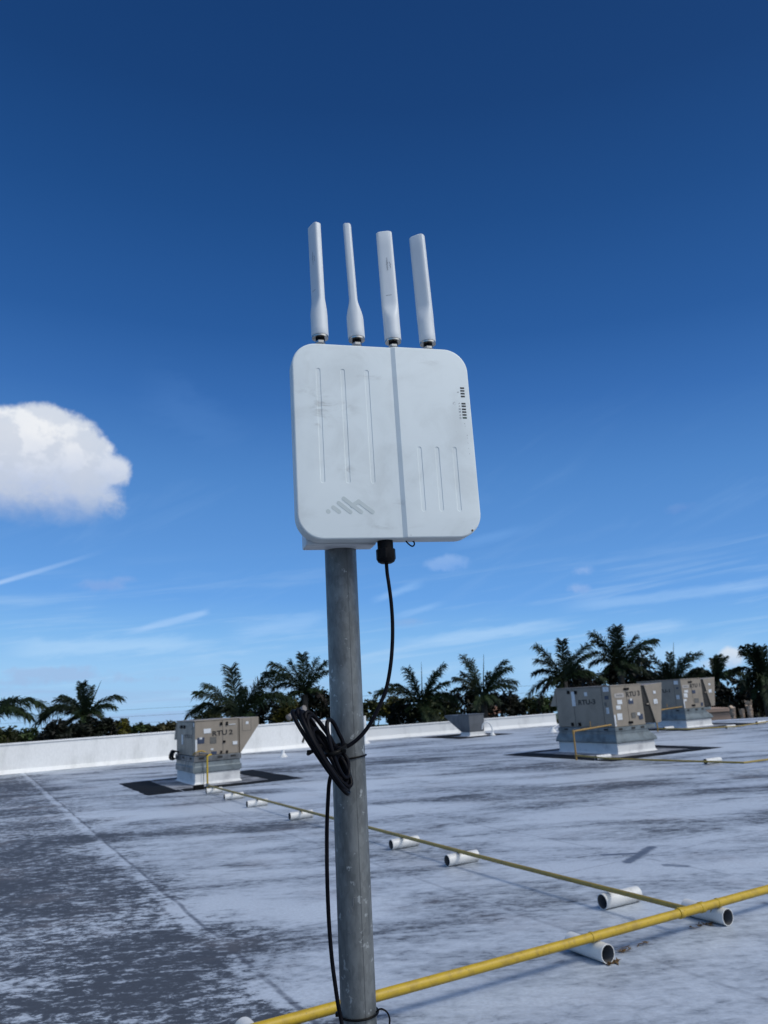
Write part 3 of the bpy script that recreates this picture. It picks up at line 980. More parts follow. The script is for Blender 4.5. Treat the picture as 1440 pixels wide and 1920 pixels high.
cross = Vector((-md.y, md.x, 0))
def main_pt(x, y):
    p = on_roof(x, y, Z_MAIN); return A0 + md * (p - A0).dot(md)
def placed(near_px, axis, L, label, stain='rust_stain', off=0.0):
    e = on_roof(near_px[0], near_px[1], R_SUP)
    c = e + axis * (L / 2)
    return support(c, axis, L, label, stain, off=off)


placed((1140, 1789), cross, .34, 'large white pipe offcut with a yellow drip under the middle of the thick yellow pipe', 'stain', -.03)
placed((1365, 1720), cross, .36, 'white pipe offcut under the thick yellow pipe just beyond the tee', 'stain', -.08)
c = main_pt(487, 1926)
support(c + cross * .02, cross, .5, 'white pipe offcut under the thick yellow pipe left of the pole, mostly out of frame', 'stain')
along = Vector((bd.y, -bd.x, 0))
for (x, y, L, off, lab) in (
        (1129, 1691, .37, .0, 'white pipe offcut with a rust ring under the thin yellow pipe, nearest to the tee'),
        (838, 1614, .36, .0, 'white pipe offcut under the thin pipe, the second back from the tee'),
        (733, 1584, .35, .0, 'white pipe offcut under the thin pipe, first one right of the steel pole'),
        (543, 1531, .36, .0, 'white pipe offcut under the thin pipe, first one left of the steel pole'),
        (463, 1508, .36, .0, 'white pipe offcut under the thin pipe, third from the RTU 2 unit'),
        (420.5, 1494.7, .36, .0, 'white pipe offcut under the thin pipe, second from the RTU 2 unit'),
        (386.7, 1484, .32, .0, 'white pipe offcut at the foot of the yellow riser of the RTU 2 unit')):
    placed((x, y), along, L, lab, off=off)
for (x, y, lab) in ((1131, 1424.5, 'white pipe offcut on the black membrane in front of the RTU-3 unit'),
                    (1337, 1432, 'white pipe offcut under the thin pipe right of the RTU-3 unit'),
                    (1254, 1368.5, 'white pipe offcut at the foot of the RTU 1 unit'),
                    (1370, 1366, 'white pipe offcut under the thin pipe right of the RTU 1 unit'),
                    (1427, 1358, 'white pipe offcut under the far thin pipe near the right edge')):
    c = on_roof(x, y)
    support(c, GU.lerp(GV, .0), .42, lab)
# dark green end block at the RTU 2 riser
p = on_roof(380, 1480)
m = MB(); m.box((-.20, -.05, 0), (.02, .05, .10))
o = m.build('rubber_block', M['black'], None, bevel=.012); o.location = p; o.rotation_euler.z = GRID
tag(o, 'black rubber block beside the riser of the RTU 2 unit', 'support block')

# dead leaves and grit caught along the thick pipe
rnd = random.Random(11)
def litter(px, n, sx, sy, label):
    m = MB(); c0 = on_roof(*px)
    for k in range(n):
        a = rnd.uniform(0, math.tau); L = rnd.uniform(.012, .04); w = rnd.uniform(.004, .012)
        c = c0 + md * rnd.gauss(0, sx) + cross * rnd.gauss(0, sy) + Vector((0, 0, rnd.uniform(.004, .012)))
        d = Vector((math.cos(a), math.sin(a), rnd.uniform(-.15, .15))) * L; e = Vector((-math.sin(a), math.cos(a), rnd.uniform(-.3, .3))) * w
        m.poly([c - d, c - e, c + d + Vector((0, 0, .004)), c + e])
    tag(m.build('dead_leaves', M['litter']), label, 'leaf litter', kind='stuff')
litter((1172, 1784), 14, .035, .02, 'brown dead leaves beside the large pipe offcut')
litter((1314, 1736), 26, .07, .02, 'scattered brown bits under the tee of the thick pipe')
litter((1150, 1806), 22, .03, .012, 'dark debris at the open end of the large pipe offcut')
litter((1205, 1772), 8, .03, .01, 'few dark bits between the two large pipe offcuts')
# ------------------------------------------------------------------ the pole
PB = Vector((-0.1065, 1.452, 0))
lean = Vector((0.0093, 0, 1)).normalized()
pole = thing('steel_pole', 'round galvanised steel pole standing on the roof, carrying the white router', 'pole', PB)
pole.rotation_euler = Vector((0, 0, 1)).rotation_difference(lean).to_euler()
m = MB(); m.lathe([(.03015, 0.02 + 2.20 * k / 40) for k in range(41)], 48); m.build('pipe', M['pole'], pole, smooth=40)
m = MB(); m.lathe([(.12, 0), (.12, .012), (.06, .02), (.045, .09), (.032, .11)], 32); m.build('base_flange', M['galv'], pole, smooth=40)
# dark scribbles on the zinc
m = MB()
def pole_mark(pts, w):
    """pts in (angle from the camera side, height)"""
    rr_ = .0304
    P = [Vector((rr_ * math.sin(a), -rr_ * math.cos(a), z)) for a, z in pts]
    m.tube(P, w, 5)
pole_mark([(.05, 1.372), (.0, 1.366), (.02, 1.360), (-.1, 1.356), (-.08, 1.350), (-.2, 1.346), (-.24, 1.352)], .0005)
pole_mark([(.05, 1.372), (.22, 1.370)], .0004)
pole_mark([(-.35, 1.318), (-.2, 1.317), (-.05, 1.319)], .0003)
pole_mark([(.6, 1.325), (.72, 1.331)], .0003)
pole_mark([(-.75, 1.222), (-.6, 1.219), (-.45, 1.221), (-.2, 1.218)], .0004)
pole_mark([(-.35, 1.872), (-.15, 1.880), (.1, 1.882)], .0004)
m.build('scratch', M['print'], pole)

# ------------------------------------------------------------------ the router
DEV = Vector((0.0136, 1.38, 2.1698)); YAW = R(14.84)
dev = thing('wireless_router', 'white square outdoor router box with four white antennas on top of the steel pole', 'router', DEV, YAW)
HW, HH, DEP = 0.1743, 0.1908, 0.038
S0, S1, STEP = 0.0192, 0.0272, 0.0042
m = MB()
def rr_(inset, y): return [(p[0], y, p[1]) for p in rounded(HW - inset, HH - inset, .047 - inset * .6, 14)]
m.loft([rr_(.006, DEP), rr_(.0, DEP - .004), rr_(.0, .0042), rr_(.0003, .0024), rr_(.0012, .0010), rr_(.0026, .0002), rr_(.0040, 0)])
for s in (S0, S1):
    bmesh.ops.bisect_plane(m.bm, geom=m.bm.verts[:] + m.bm.edges[:] + m.bm.faces[:], dist=1e-6, plane_co=(s, 0, 0), plane_no=(1, 0, 0))
for v_ in m.bm.verts:
    if v_.co.x >= S1 - 1e-5 and v_.co.y < .0046: v_.co.y -= STEP
housing = m.build('housing', M['housing'], dev)
cut = MB()
def stadium(x0, z0, x1, z1, w, n=8):
    r = w / 2
    pts = [(x1 + r * math.cos(R(180 * k / n)), z1 + r * math.sin(R(180 * k / n))) for k in range(n + 1)]
    pts += [(x0 + r * math.cos(R(180 + 180 * k / n)), z0 + r * math.sin(R(180 + 180 * k / n))) for k in range(n + 1)]
    return pts
for (x, z1, z0, y) in ((-.1252, .1398, -.0862, 0), (-.0780, .1399, -.0863, 0), (-.0311, .1400, -.0862, 0),
                       (.0618, -.0140, -.1407, -STEP), (.0968, -.0135, -.1407, -STEP), (.1321, -.0131, -.1408, -STEP)):
    w = .0086
    pts = stadium(x, z0 + w / 2, x, z1 - w / 2, w)
    pin = stadium(x, z0 + w / 2, x, z1 - w / 2, w - .0016)
    cut.loft([[(p[0], y - .004, p[1]) for p in pts], [(p[0], y, p[1]) for p in pts], [(p[0], y + .0008, p[1]) for p in pin]])
cutter = cut.build('slot_cutter', M['housing'])
bo = housing.modifiers.new('slots', 'BOOLEAN'); bo.operation = 'DIFFERENCE'; bo.solver = 'EXACT'; bo.object = cutter
bpy.context.view_layer.update()
dg = bpy.context.evaluated_depsgraph_get()
cutter.matrix_world = dev.matrix_world
cutter.location = DEV; cutter.rotation_euler = (0, 0, YAW)
bpy.context.view_layer.update()
dg = bpy.context.evaluated_depsgraph_get()
me2 = bpy.data.meshes.new_from_object(housing.evaluated_get(dg))
housing.modifiers.clear()
housing.data = me2
bpy.data.objects.remove(cutter)
me2.polygons.foreach_set('use_smooth', [True] * len(me2.polygons))
me2.set_sharp_from_angle(angle=R(16))

# back shell and mounting bracket
m = MB()
m.loft([[(p[0], y, p[1]) for p in rounded(w, h, .02, 6, -.0, .0)] for (w, h, y) in ((.160, .172, DEP + .001), (.150, .165, DEP + .012), (.12, .14, DEP + .018))])
m.build('back_shell', M['shell'], dev, smooth=35)
m = MB()
m.box((-.1545, .041, -.1935), (-.022, .088, -.05))
m.build('mounting_bracket', M['shell'], dev, bevel=.003)
m = MB()
for zz in (-.10, .02):
    m.tube([(-.125 + .0, .052, zz), (-.125, .135, zz)], .004, 10); m.tube([(-.05, .052, zz), (-.05, .135, zz)], .004, 10)
    m.box((-.14, .128, zz - .018), (-.035, .136, zz + .018))
m.build('pole_clamp', M['metal'], dev)

# status lights, little printed symbols, logo
lz = (.1089, .1031, .0973, .0913, .0763, .0710, .0646, .0589, .0530, .0470)
for i, z in enumerate(lz):
    m = MB(); m.box((.1548, -STEP - .0004, z - .0017), (.1634, -STEP + .0006, z + .0017))
    o = m.build('status_light', M['led_green'] if i == 9 else M['led'], dev, bevel=.0004)
    if i == 9: o['label'] = 'dark green status light at the bottom of the column'
yf = -STEP - .0003
m = MB()
def dash(x0, z0, x1, z1, w=.00045):
    a, b2 = Vector((x0, z0)), Vector((x1, z1)); d = (b2 - a).normalized(); e = Vector((-d.y, d.x)) * w
    q = [a - e, b2 - e, b2 + e, a + e]
    m.loft([[(p.x, yf, p.y) for p in q], [(p.x, yf + .0006, p.y) for p in q]])
for (x, z, k) in ((.1498, .1002, 3), (.1505, .0767, 2), (.1504, .0710, 2), (.1504, .0643, 4), (.1502, .0586, 4), (.1503, .0527, 3), (.1504, .0464, 5)):
    if k == 5:
        for j in range(8):
            a, b2 = R(130 + 280 * j / 8), R(130 + 280 * (j + 1) / 8)
            dash(x + .0017 * math.cos(a), z + .0017 * math.sin(a), x + .0017 * math.cos(b2), z + .0017 * math.sin(b2), .0003)
        dash(x, z + .0022, x, z + .0003, .0003)
    elif k == 4:
        dash(x - .0016, z - .0014, x - .0016, z + .0014, .0003); dash(x + .0016, z - .0014, x + .0016, z + .0014, .0003)
        dash(x - .0013, z + .0014, x + .0013, z + .0014, .0003); dash(x - .0008, z, x + .0008, z, .0004)
    else:
        for j in range(k): dash(x - .0018 + .001 * j, z - .0012, x + .0002 + .0009 * j, z + .0012 - .0006 * j, .0003)
for j in range(14):
    rnd = random.Random(j); a = rnd.uniform(0, math.tau); rad = rnd.uniform(.0005, .0035)
    dash(.1391 + rad * math.cos(a), .0756 + rad * math.sin(a), .1391 + rad * math.cos(a) + .0008, .0756 + rad * math.sin(a) + .0006, .0002)
m.build('symbol_print', M['print_soft'], dev)
m = MB()
for i, (a, b2) in enumerate((((-.1181, -.1392), (-.1175, -.1396)), ((-.1082, -.1317), (-.0977, -.1402)), ((-.0980, -.1234), (-.0769, -.1405)),
                             ((-.0883, -.1151), (-.0568, -.1405)), ((-.0612, -.1205), (-.0354, -.1406)), ((-.0735, -.1290), (-.0605, -.1203)))):
    a, b2 = Vector(a), Vector(b2); d = (b2 - a); L = d.length; d.normalize(); ang = math.atan2(d.y, d.x)
    r = .0037 if i else .0041
    pts = []
    for k in range(9): pts.append(b2 + Vector((math.cos(ang - math.pi / 2 + math.pi * k / 8), math.sin(ang - math.pi / 2 + math.pi * k / 8))) * r)
    for k in range(9): pts.append(a + Vector((math.cos(ang + math.pi / 2 + math.pi * k / 8), math.sin(ang + math.pi / 2 + math.pi * k / 8))) * r)
    y0 = -.00022 - .00006 * i
    m.loft([[(p.x, y0, p.y) for p in pts], [(p.x, .0004, p.y) for p in pts]])
m.build('logo', M['logo'], dev)
m = MB(); m.tube([(.1538, -STEP - .0008, -.1775), (.1538, -STEP + .0006, -.1775)], .0019, 12)
m.build('chip_mark', M['litter'], dev)
m = MB()
for (x, z, L) in ((.1575, .036, .002), (.158, .03, .001), (.1605, .012, .002), (.1605, .006, .001), (.1607, -.004, .0015), (.161, -.015, .001), (.162, -.026, .001), (.167, -.171, .0015), (.163, -.175, .001), (.033, -.1845, .002)):
    dash(x, z, x + .0006, z - L, .00035)
m.build('scuff', M['print_soft'], dev)
# looped tether of the spare port cap
m = MB()
m.tube(spline([(.0300, .024, -.186), (.0315, .022, -.1925), (.0362, .020, -.1985), (.0415, .020, -.2015), (.0460, .022, -.1985), (.0468, .024, -.1935), (.0445, .026, -.190), (.042, .028, -.186)], 6), .0014, 8)
m.build('cap_tether', M['black'], dev, smooth=60)


# antennas
def antenna(x, xt, zb, zt, ang, half_w, label, marked=False):
    root = MB()
    H = zt - zb
    yc = .021
    ca, sa = math.cos(ang), math.sin(ang)
    rings = []
    N = 40
    def ring(z, hw, ht, power, f=1.0):
        pts = []
        for k in range(N):
            a = math.tau * k / N
            c_, s_ = math.cos(a), math.sin(a)
            px = math.copysign(abs(c_) ** (2 / power), c_) * hw * f
            py = math.copysign(abs(s_) ** (2 / power), s_) * ht * f
            sx = x + (xt - x) * (z - zb) / H
            pts.append((sx + px * ca - py * sa, yc + px * sa + py * ca, z))
        return pts
    rb = .0166
    z_a, z_b = zb + H * .165, zb + H * .335
    rings.append(ring(zb, rb * .97, rb * .97, 2))
    rings.append(ring(zb + .001, rb, rb, 2))
    for k in range(1, 4): rings.append(ring(zb + (z_a - zb) * k / 3, rb, rb, 2))
    for k in range(1, 11):
        q = k / 10; s = q * q * (3 - 2 * q)
        rings.append(ring(z_a + (z_b - z_a) * q, rb + (half_w - rb) * s, rb + (.0083 - rb) * s, 2 + 1.6 * s))
    for k in range(1, 6): rings.append(ring(z_b + (zt - .002 - z_b) * k / 5, half_w - .0006 * k / 5, .0083, 3.6))
    rings.append(ring(zt - .0012, half_w - .0010, .0081, 3.4, .985))
    rings.append(ring(zt - .0003, half_w - .0012, .0080, 3.2, .93))
    rings.append(ring(zt, half_w - .0015, .0080, 3, .84))
    root.loft(rings)
    o = root.build('antenna', M['shell'], dev, smooth=30)
    o['label'] = label
    # connector
    m = MB()
    m.lathe([(.0118, 0), (.0160, .0003), (.0162, .0036), (.0118, .0040)], 32, off=(x, yc, zb - .0045))
    con = m.build('connector', M['metal'], o, smooth=35)
    m = MB(); m.lathe([(.0090, 0), (.0090, .0062)], 24, off=(x, yc, zb - .0106)); m.build('connector_core', M['black'], con, smooth=35)
    m = MB()
    m.lathe([(.0100, 0), (.0100, .0042)], 6, off=(x, yc, zb - .0150)); m.lathe([(.0082, .0045), (.0082, .0072)], 24, off=(x, yc, zb - .0150))
    m.build('connector_nut', M['metal'], con)
    if marked:
        # printed name reading downwards, a small wave mark, a short line of print lower down
        nrm = Vector((sa, -ca, 0)); tx = Vector((ca, sa, 0))
        zc = zb + H * .66
        def P(a, z): 
            sx = x + (xt - x) * (z - zb) / H
            return Vector((sx, yc, z)) + nrm * .00845 + tx * a
        lettering('maker_name', 'cradlepoint', M['print'], o, P(-.0005, zc + .020), (0, 0, -1), tx, .0285, .0046, .0)
        mm = MB()
        for j in range(4):
            a0 = .0062 + .0010 * (j % 2); z0 = zc + .010 - .0032 * j
            q = [P(a0, z0), P(a0 + .0008, z0), P(a0 + .0018, z0 - .004), P(a0 + .0010, z0 - .004)]
            mm.poly(q)
        mm.poly([P(-.006, zb + H * .395), P(.006, zb + H * .395), P(.006, zb + H * .395 + .0008), P(-.006, zb + H * .395 + .0008)])
        mm.build('small_print', M['print'], o)
    return o


antenna(-.1144, -.1163, .2150, .4580, R(-68), .0168, 'leftmost antenna, a flat blade turned partly edge-on', True)
antenna(-.0419, -.0485, .2150, .4625, R(-105), .0165, 'antenna seen edge-on, narrow with a swollen foot')
antenna(.0320, .0285, .2150, .4560, R(-20), .0168, 'antenna with its flat printed face to the front', True)
antenna(.1043, .0990, .2150, .4545, R(-43), .0168, 'rightmost antenna, flat face turned to the left')
# ------------------------------------------------------------------ cable, gland and ties
dc, ds = math.cos(YAW), math.sin(YAW)
def dev_w(x, y, z): return DEV + Vector((x * dc - y * ds, x * ds + y * dc, z))
gl = dev_w(-.0098, .022, 0); gl.z = 0
cable = thing('network_cable', 'black data cable hanging from the router, coiled and tied to the pole', 'cable', (gl.x, gl.y, 0))
base = Vector((gl.x, gl.y, 0))
m = MB()
m.lathe([(.0146, -.188), (.0146, -.2058), (.0160, -.2064)], 28, off=(0, 0, DEV.z))
m.build('gland_body', M['black'], cable, smooth=35)
m = MB()
prof = [(.0170, -.2066), (.0172, -.2078), (.0172, -.2245), (.0150, -.2300), (.0105, -.2325), (.0045, -.2330)]
seg = 36
rings = []
for r, z in prof:
    rings.append([(r * (1.04 if (k % 3) == 0 and r > .0165 else 1.0) * math.cos(math.tau * k / seg), r * (1.04 if (k % 3) == 0 and r > .0165 else 1.0) * math.sin(math.tau * k / seg), DEV.z + z) for k in range(seg)])
m.loft(rings)
m.build('gland_nut', M['black'], cable, smooth=25)
pts = [gl + Vector((0, 0, DEV.z - .229))]
for (x, y, Y) in ((726, 1075, 1.402), (729, 1095, 1.400), (733.5, 1130, 1.398), (736, 1170, 1.396), (735.5, 1210, 1.393), (732, 1250, 1.390), (724.5, 1290, 1.386),
                  (713, 1320, 1.382), (697, 1352, 1.378), (681, 1375, 1.375), (663, 1392, 1.372), (645, 1402, 1.371), (628, 1405, 1.372)):
    pts.append(at(x, y, Y))
# the coil: flat loops hung over one another, seen nearly edge-on
loops = [((549, 1334), (653, 1488), 8, .05), ((558, 1331), (640, 1466), 6, .03), ((566, 1335), (651, 1480), 10, .06), ((575, 1336), (656, 1474), 13, .03),
         ((589, 1368), (652, 1480), 12, .05), ((580, 1342), (648, 1470), 17, .05), ((617, 1350), (650, 1458), 11, .04)]
rnd = random.Random(21)
def loop_pt(lp, a):
    (xa, ya), (xb, yb), w, dep = lp
    cx, cy = (xa + xb) / 2, (ya + yb) / 2
    hx, hy = (xa - xb) / 2, (ya - yb) / 2
    L = math.hypot(hx, hy)
    nx, ny = -hy / L, hx / L
    ca, sa = math.cos(a), math.sin(a)
    se = math.copysign(abs(sa) ** .8, sa)
    return at(cx + hx * ca + nx * w * se, cy + hy * ca + ny * w * se, 1.372 - .012 + dep * .55 * sa)
for lp in loops:
    lp = (lp[0], lp[1], lp[2] * rnd.uniform(.9, 1.1), lp[3] * rnd.uniform(.8, 1.2))
    for k in range(14):
        pts.append(loop_pt(lp, math.pi * .62 + math.tau * k / 14))
for (x, y, Y) in ((628, 1430, 1.372), (621, 1452, 1.385), (617, 1470, 1.395), (615, 1500, 1.402), (613, 1550, 1.408), (613, 1620, 1.412), (614.5, 1680, 1.415),
                  (617.5, 1740, 1.417), (622.5, 1800, 1.418), (629, 1850, 1.4185), (635, 1890, 1.4185), (640, 1915, 1.4185)):
    pts.append(at(x, y, Y))
bottom = pts[-1]
for z in (1.1, .9, .6, .3, .06):
    pts.append(Vector((-.098 - .008 * (1.15 - z) - .012, 1.4165, z)))
pts.append(Vector((-.16, 1.39, .006)))
m = MB(); m.tube([p - base for p in spline(pts, 6)], .0035, 10); m.build('cable_run', M['cable'], cable, smooth=60)


def tie(name, pts, label, w=.0022, head=None, closed=True, tail=None, flat=2.0):
    c = Vector(pts[0])
    t = thing('cable_tie', label, 'cable tie', c, 0, 'black cable ties')
    m = MB(); m.tube([Vector(p) - c for p in spline(pts, 6, closed)], w, 8, closed=closed); m.build('strap', M['tie'], t, smooth=60)
    if head is not None:
        h = Vector(head) - c
        m = MB(); m.box(h - Vector((.0038, .0038, .0032)), h + Vector((.0038, .0038, .0032))); m.build('tie_head', M['tie'], t, bevel=.001)
    if tail:
        m = MB(); m.tube([Vector(p) - c for p in spline(tail, 6)], w * .8, 6); m.build('tail', M['tie'], t, smooth=60)
    return t


def ell(c, a, b2, n=14): return [c + a * math.cos(math.tau * k / n) + b2 * math.sin(math.tau * k / n) for k in range(n)]
# round the left bundle of loops
e1, e2 = at(577, 1414, 1.362), at(600, 1399, 1.362)
tie('tie', ell((e1 + e2) / 2 + Vector((0, .012, 0)), (e2 - e1) / 2, Vector((0, .032, 0))), 'black cable tie round the left bundle of the coil', .0032, head=at(580, 1410, 1.328))
# round the whole coil where the cable comes in
e1, e2 = at(609, 1413, 1.355), at(647, 1400, 1.362)
tie('tie', ell((e1 + e2) / 2 + Vector((0, .016, 0)), (e2 - e1) / 2, Vector((0, .036, .004))), 'thick black cable tie across the middle of the coil', .0040, head=at(645, 1408, 1.345))
e1b, e2b = at(610, 1409, 1.350), at(648, 1404, 1.357)
# round the pole
def pole_ring(z, r=.0322, n=24, dz=0.0):
    c = PB + lean * (z / lean.z)
    return [c + Vector((r * math.cos(math.tau * k / n), r * math.sin(math.tau * k / n), dz * math.cos(math.tau * k / n))) for k in range(n)]
zt = at(675, 1421, 1.43).z
tie('tie', pole_ring(zt, .0318, dz=.003), 'thin black cable tie round the pole behind the coil', .0016)
zb2 = at(660, 1914, 1.42).z
ringp = pole_ring(zb2, .0330)
cc = PB + lean * zb2
tie('tie', ringp, 'black cable tie round the foot of the visible pole, with a curled tail', .0019, head=cc + Vector((-.034, -.012, .004)),
    tail=[cc + Vector((.030, -.014, .004)), cc + Vector((.038, -.018, .010)), cc + Vector((.048, -.016, .004)), cc + Vector((.052, -.012, -.008)), cc + Vector((.050, -.01, -.02))])

# ------------------------------------------------------------------ palms and trees beyond the building
def palm(px, Y, tips, label, seed, dead=(), extra=8, r_tr=.2, leaf=.30, spear=None):
    rnd = random.Random(seed)
    P = at(px[0], px[1], Y)
    gz0 = ground_z(Y)
    t = thing('palm_tree', label, 'palm tree', (P.x, P.y, gz0), 0, 'palms beyond the parapet')
    base = Vector((P.x, P.y, gz0))
    H = P.z - gz0
    m = MB()
    m.tube([Vector((rnd.uniform(-.05, .05), 0, H * k / 10)) for k in range(11)], [r_tr * (1.25 - .45 * k / 10) for k in range(11)], 12)
    m.build('trunk', M['trunk'], t, smooth=50)
    fr = []
    for i, (x, y) in enumerate(tips):
        T = at(x, y, Y)
        T.y += rnd.uniform(-.6, .6)
        fr.append((T - P, i in dead))
    avg = sum((f[0].length for f in fr)) / max(1, len(fr))
    for k in range(extra * 3 // 4):
        a = rnd.uniform(0, math.tau); el = rnd.uniform(-.75, .22)
        d = Vector((math.cos(a) * math.cos(el) * .75, math.sin(a) * math.cos(el), math.sin(el)))
        fr.append((d * avg * rnd.uniform(.6, .85), False))
    live, dry = MB(), MB()
    for d, isdead in fr:
        mbx = dry if isdead else live
        L = d.length
        hor = Vector((d.x, d.y, 0)); up_amt = max(0.06, .42 * (hor.length / max(L, .01)))
        ctrl = d * .45 + Vector((0, 0, L * up_amt))
        if isdead: ctrl = d * .4 + Vector((d.x * .3, 0, L * .45))
        B = lambda s: ctrl * (2 * s * (1 - s)) + d * (s * s)
        ns = 14
        mbx.tube([B(k / ns) for k in range(ns + 1)], [.045 * (1 - .85 * k / ns) for k in range(ns + 1)], 5)
        nl = int(100 * max(.8, L / 2.6))
        Ls = L * leaf * 1.12
        for k in range(nl):
            s = .10 + .90 * (k + rnd.random() * .6) / nl
            p = B(s); tg = (B(min(1, s + .02)) - B(s - .02)).normalized()
            side = tg.cross(Vector((0, 0, 1)))
            if side.length < .2: side = tg.cross(Vector((0, 1, 0)))
            side.normalize(); upv = side.cross(tg).normalized()
            prof = min(1, .35 + 2.6 * s) * (1 - .30 * s * s)
            for sg in (-1, 1):
                rot = rnd.uniform(-.75, .55)
                dirv = side * sg * math.cos(rot) + upv * math.sin(rot) + tg * rnd.uniform(.55, 1.15)
                dirv.normalize()
                ll = Ls * prof * rnd.uniform(.75, 1.1)
                q1 = p + dirv * ll * .55
                q2 = p + dirv * ll * .95 + Vector((0, 0, -ll * rnd.uniform(.12, .42)))
                w = tg * rnd.uniform(.018, .030)
                mbx.poly([p - w * .7, q1 - w, q2, q1 + w, p + w * .7])
    if spear:
        T = at(spear[0], spear[1], Y) - P
        live.tube([Vector((0, 0, 0)), T * .5, T], [.06, .035, .008], 6)
    o = live.build('crown', M['palm'], t)
    o.location = (0, 0, H)
    if dead:
        o = dry.build('dry_frond', M['palm_dead'], t); o.location = (0, 0, H)
    return t


palm((-38, 1358), 43, [(20, 1312), (78, 1322), (40, 1330), (62, 1345), (-60, 1300), (-110, 1340), (5, 1385)], 'palm cut by the left edge of the photo, only its arching fronds showing', 1, extra=4)
palm((160, 1345), 43, [(160, 1281), (172, 1288), (150, 1290), (105, 1312), (62, 1352), (222, 1308), (215, 1325), (118, 1305), (85, 1335), (200, 1345), (125, 1360), (180, 1370)],
     'dark bushy palm above the left end of the white wall', 2, extra=10, spear=(190, 1276))
palm((448, 1352), 44, [(433, 1252), (352, 1336), (372, 1300), (385, 1285), (505, 1262), (528, 1268), (478, 1300), (400, 1330), (520, 1300), (455, 1290), (545, 1310), (425, 1310)],
     'palm with one tall upright frond behind the RTU 2 unit', 3, extra=5)
palm((572, 1302), 46, [(568, 1228), (512, 1245), (503, 1262), (610, 1242), (612, 1258), (590, 1236), (510, 1290), (530, 1312), (600, 1305), (545, 1240), (612, 1318), (560, 1330)],
     'palm immediately left of the steel pole', 4, dead=(8, 10), extra=7)
palm((792, 1325), 46, [(764, 1255), (830, 1248), (708, 1299), (735, 1285), (772, 1262), (815, 1262), (838, 1280), (850, 1305), (745, 1318), (805, 1285), (860, 1315)],
     'palm between the hanging cable and the grey vent hood', 5, extra=8, spear=(790, 1241))
palm((906, 1308), 45, [(872, 1231), (884, 1238), (945, 1241), (955, 1252), (968, 1278), (963, 1290), (852, 1272), (868, 1262), (915, 1262), (850, 1295), (938, 1260), (880, 1300)],
     'palm right above the grey vent hood', 6, extra=9, spear=(907, 1226))
palm((1060, 1278), 44, [(1050, 1203), (1007, 1212), (1104, 1208), (1004, 1238), (1098, 1230), (990, 1303), (1012, 1318), (1000, 1262), (1110, 1262), (1120, 1290), (1130, 1275), (1075, 1230)],
     'palm with a brown drooping frond behind the left end of the RTU-3 unit', 7, dead=(9, 6), extra=7)
palm((1163, 1252), 45, [(1157, 1176), (1110, 1188), (1118, 1200), (1222, 1202), (1215, 1216), (1145, 1182), (1098, 1228), (1105, 1245), (1225, 1240), (1190, 1195), (1210, 1262), (1130, 1262)],
     'tallest palm in the row, behind the right end of the RTU-3 unit', 8, extra=10)
palm((1262, 1292), 45, [(1222, 1230), (1258, 1225), (1290, 1226), (1313, 1224), (1240, 1245), (1230, 1285), (1285, 1290), (1275, 1235), (1215, 1262)],
     'thin palm with yellowing stems above the RTU 1 unit', 9, extra=4, spear=(1263, 1204), leaf=.24)
palm((1345, 1275), 44, [(1354, 1228), (1345, 1234), (1337, 1236), (1288, 1268), (1300, 1255), (1392, 1262), (1402, 1272), (1362, 1232), (1290, 1282), (1325, 1310), (1370, 1310), (1395, 1290)],
     'palm with low spreading fronds right of the RTU 1 unit', 10, extra=8)
palm((1432, 1270), 40, [(1392, 1213), (1402, 1211), (1436, 1212), (1470, 1215), (1385, 1222), (1378, 1258), (1480, 1250), (1420, 1220), (1390, 1295), (1440, 1330), (1380, 1280), (1410, 1310), (1500, 1290)],
     'large dark palm cut by the right edge of the photo', 11, extra=12, r_tr=.25)


def tree(px, rx, ry, Y, mat, label, seed, name='leafy_tree', n=1500, leaf=.16):
    rnd = random.Random(seed)
    P = at(px[0], px[1], Y)
    k = (P - CAM).dot(fwd) / F
    RX, RZ = rx * k, ry * k; RY = RX * .8
    gz0 = ground_z(P.y)
    t = thing(name, label, 'tree', (P.x, P.y, gz0), 0, 'leafy trees beyond the parapet')
    H = P.z - gz0
    m = MB()
    m.tube([(0, 0, 0), (.1, 0, H * .4), (0, .1, H * .8), (0, 0, H)], [.2, .16, .12, .06], 8)
    for j in range(5):
        a = j * 1.3
        m.tube([(0, 0, H * .6), (RX * .35 * math.cos(a), RY * .35 * math.sin(a), H * .85), (RX * .7 * math.cos(a), RY * .7 * math.sin(a), H + RZ * .3)], [.08, .05, .02], 6)
    m.build('trunk', M['trunk'], t, smooth=50)
    m = MB()
    clumps = []
    for j in range(int(16 + RX * 7)):
        a, b2 = rnd.uniform(0, math.tau), rnd.uniform(-.6, 1.0)
        c = math.sqrt(max(0, 1 - b2 * b2)); q = rnd.uniform(.45, .98)
        clumps.append((Vector((RX * c * math.cos(a) * q, RY * c * math.sin(a) * q, RZ * b2 * q)), rnd.uniform(.18, .42) * min(RX, RZ * 1.3)))
    for i in range(n):
        c, s = rnd.choice(clumps)
        p = c + Vector((rnd.gauss(0, s * .55), rnd.gauss(0, s * .55), rnd.gauss(0, s * .5)))
        d = Vector((rnd.gauss(0, 1), rnd.gauss(0, 1), rnd.gauss(0, .6))).normalized()
        e = d.cross(Vector((rnd.gauss(0, 1), rnd.gauss(0, 1), rnd.gauss(0, 1)))).normalized()
        L = leaf * rnd.uniform(.6, 1.3); w = L * rnd.uniform(.3, .5)
        m.poly([p - d * L, p - e * w, p + d * L, p + e * w])
    o = m.build('crown', mat, t)
    o.location = (0, 0, H)
    return t


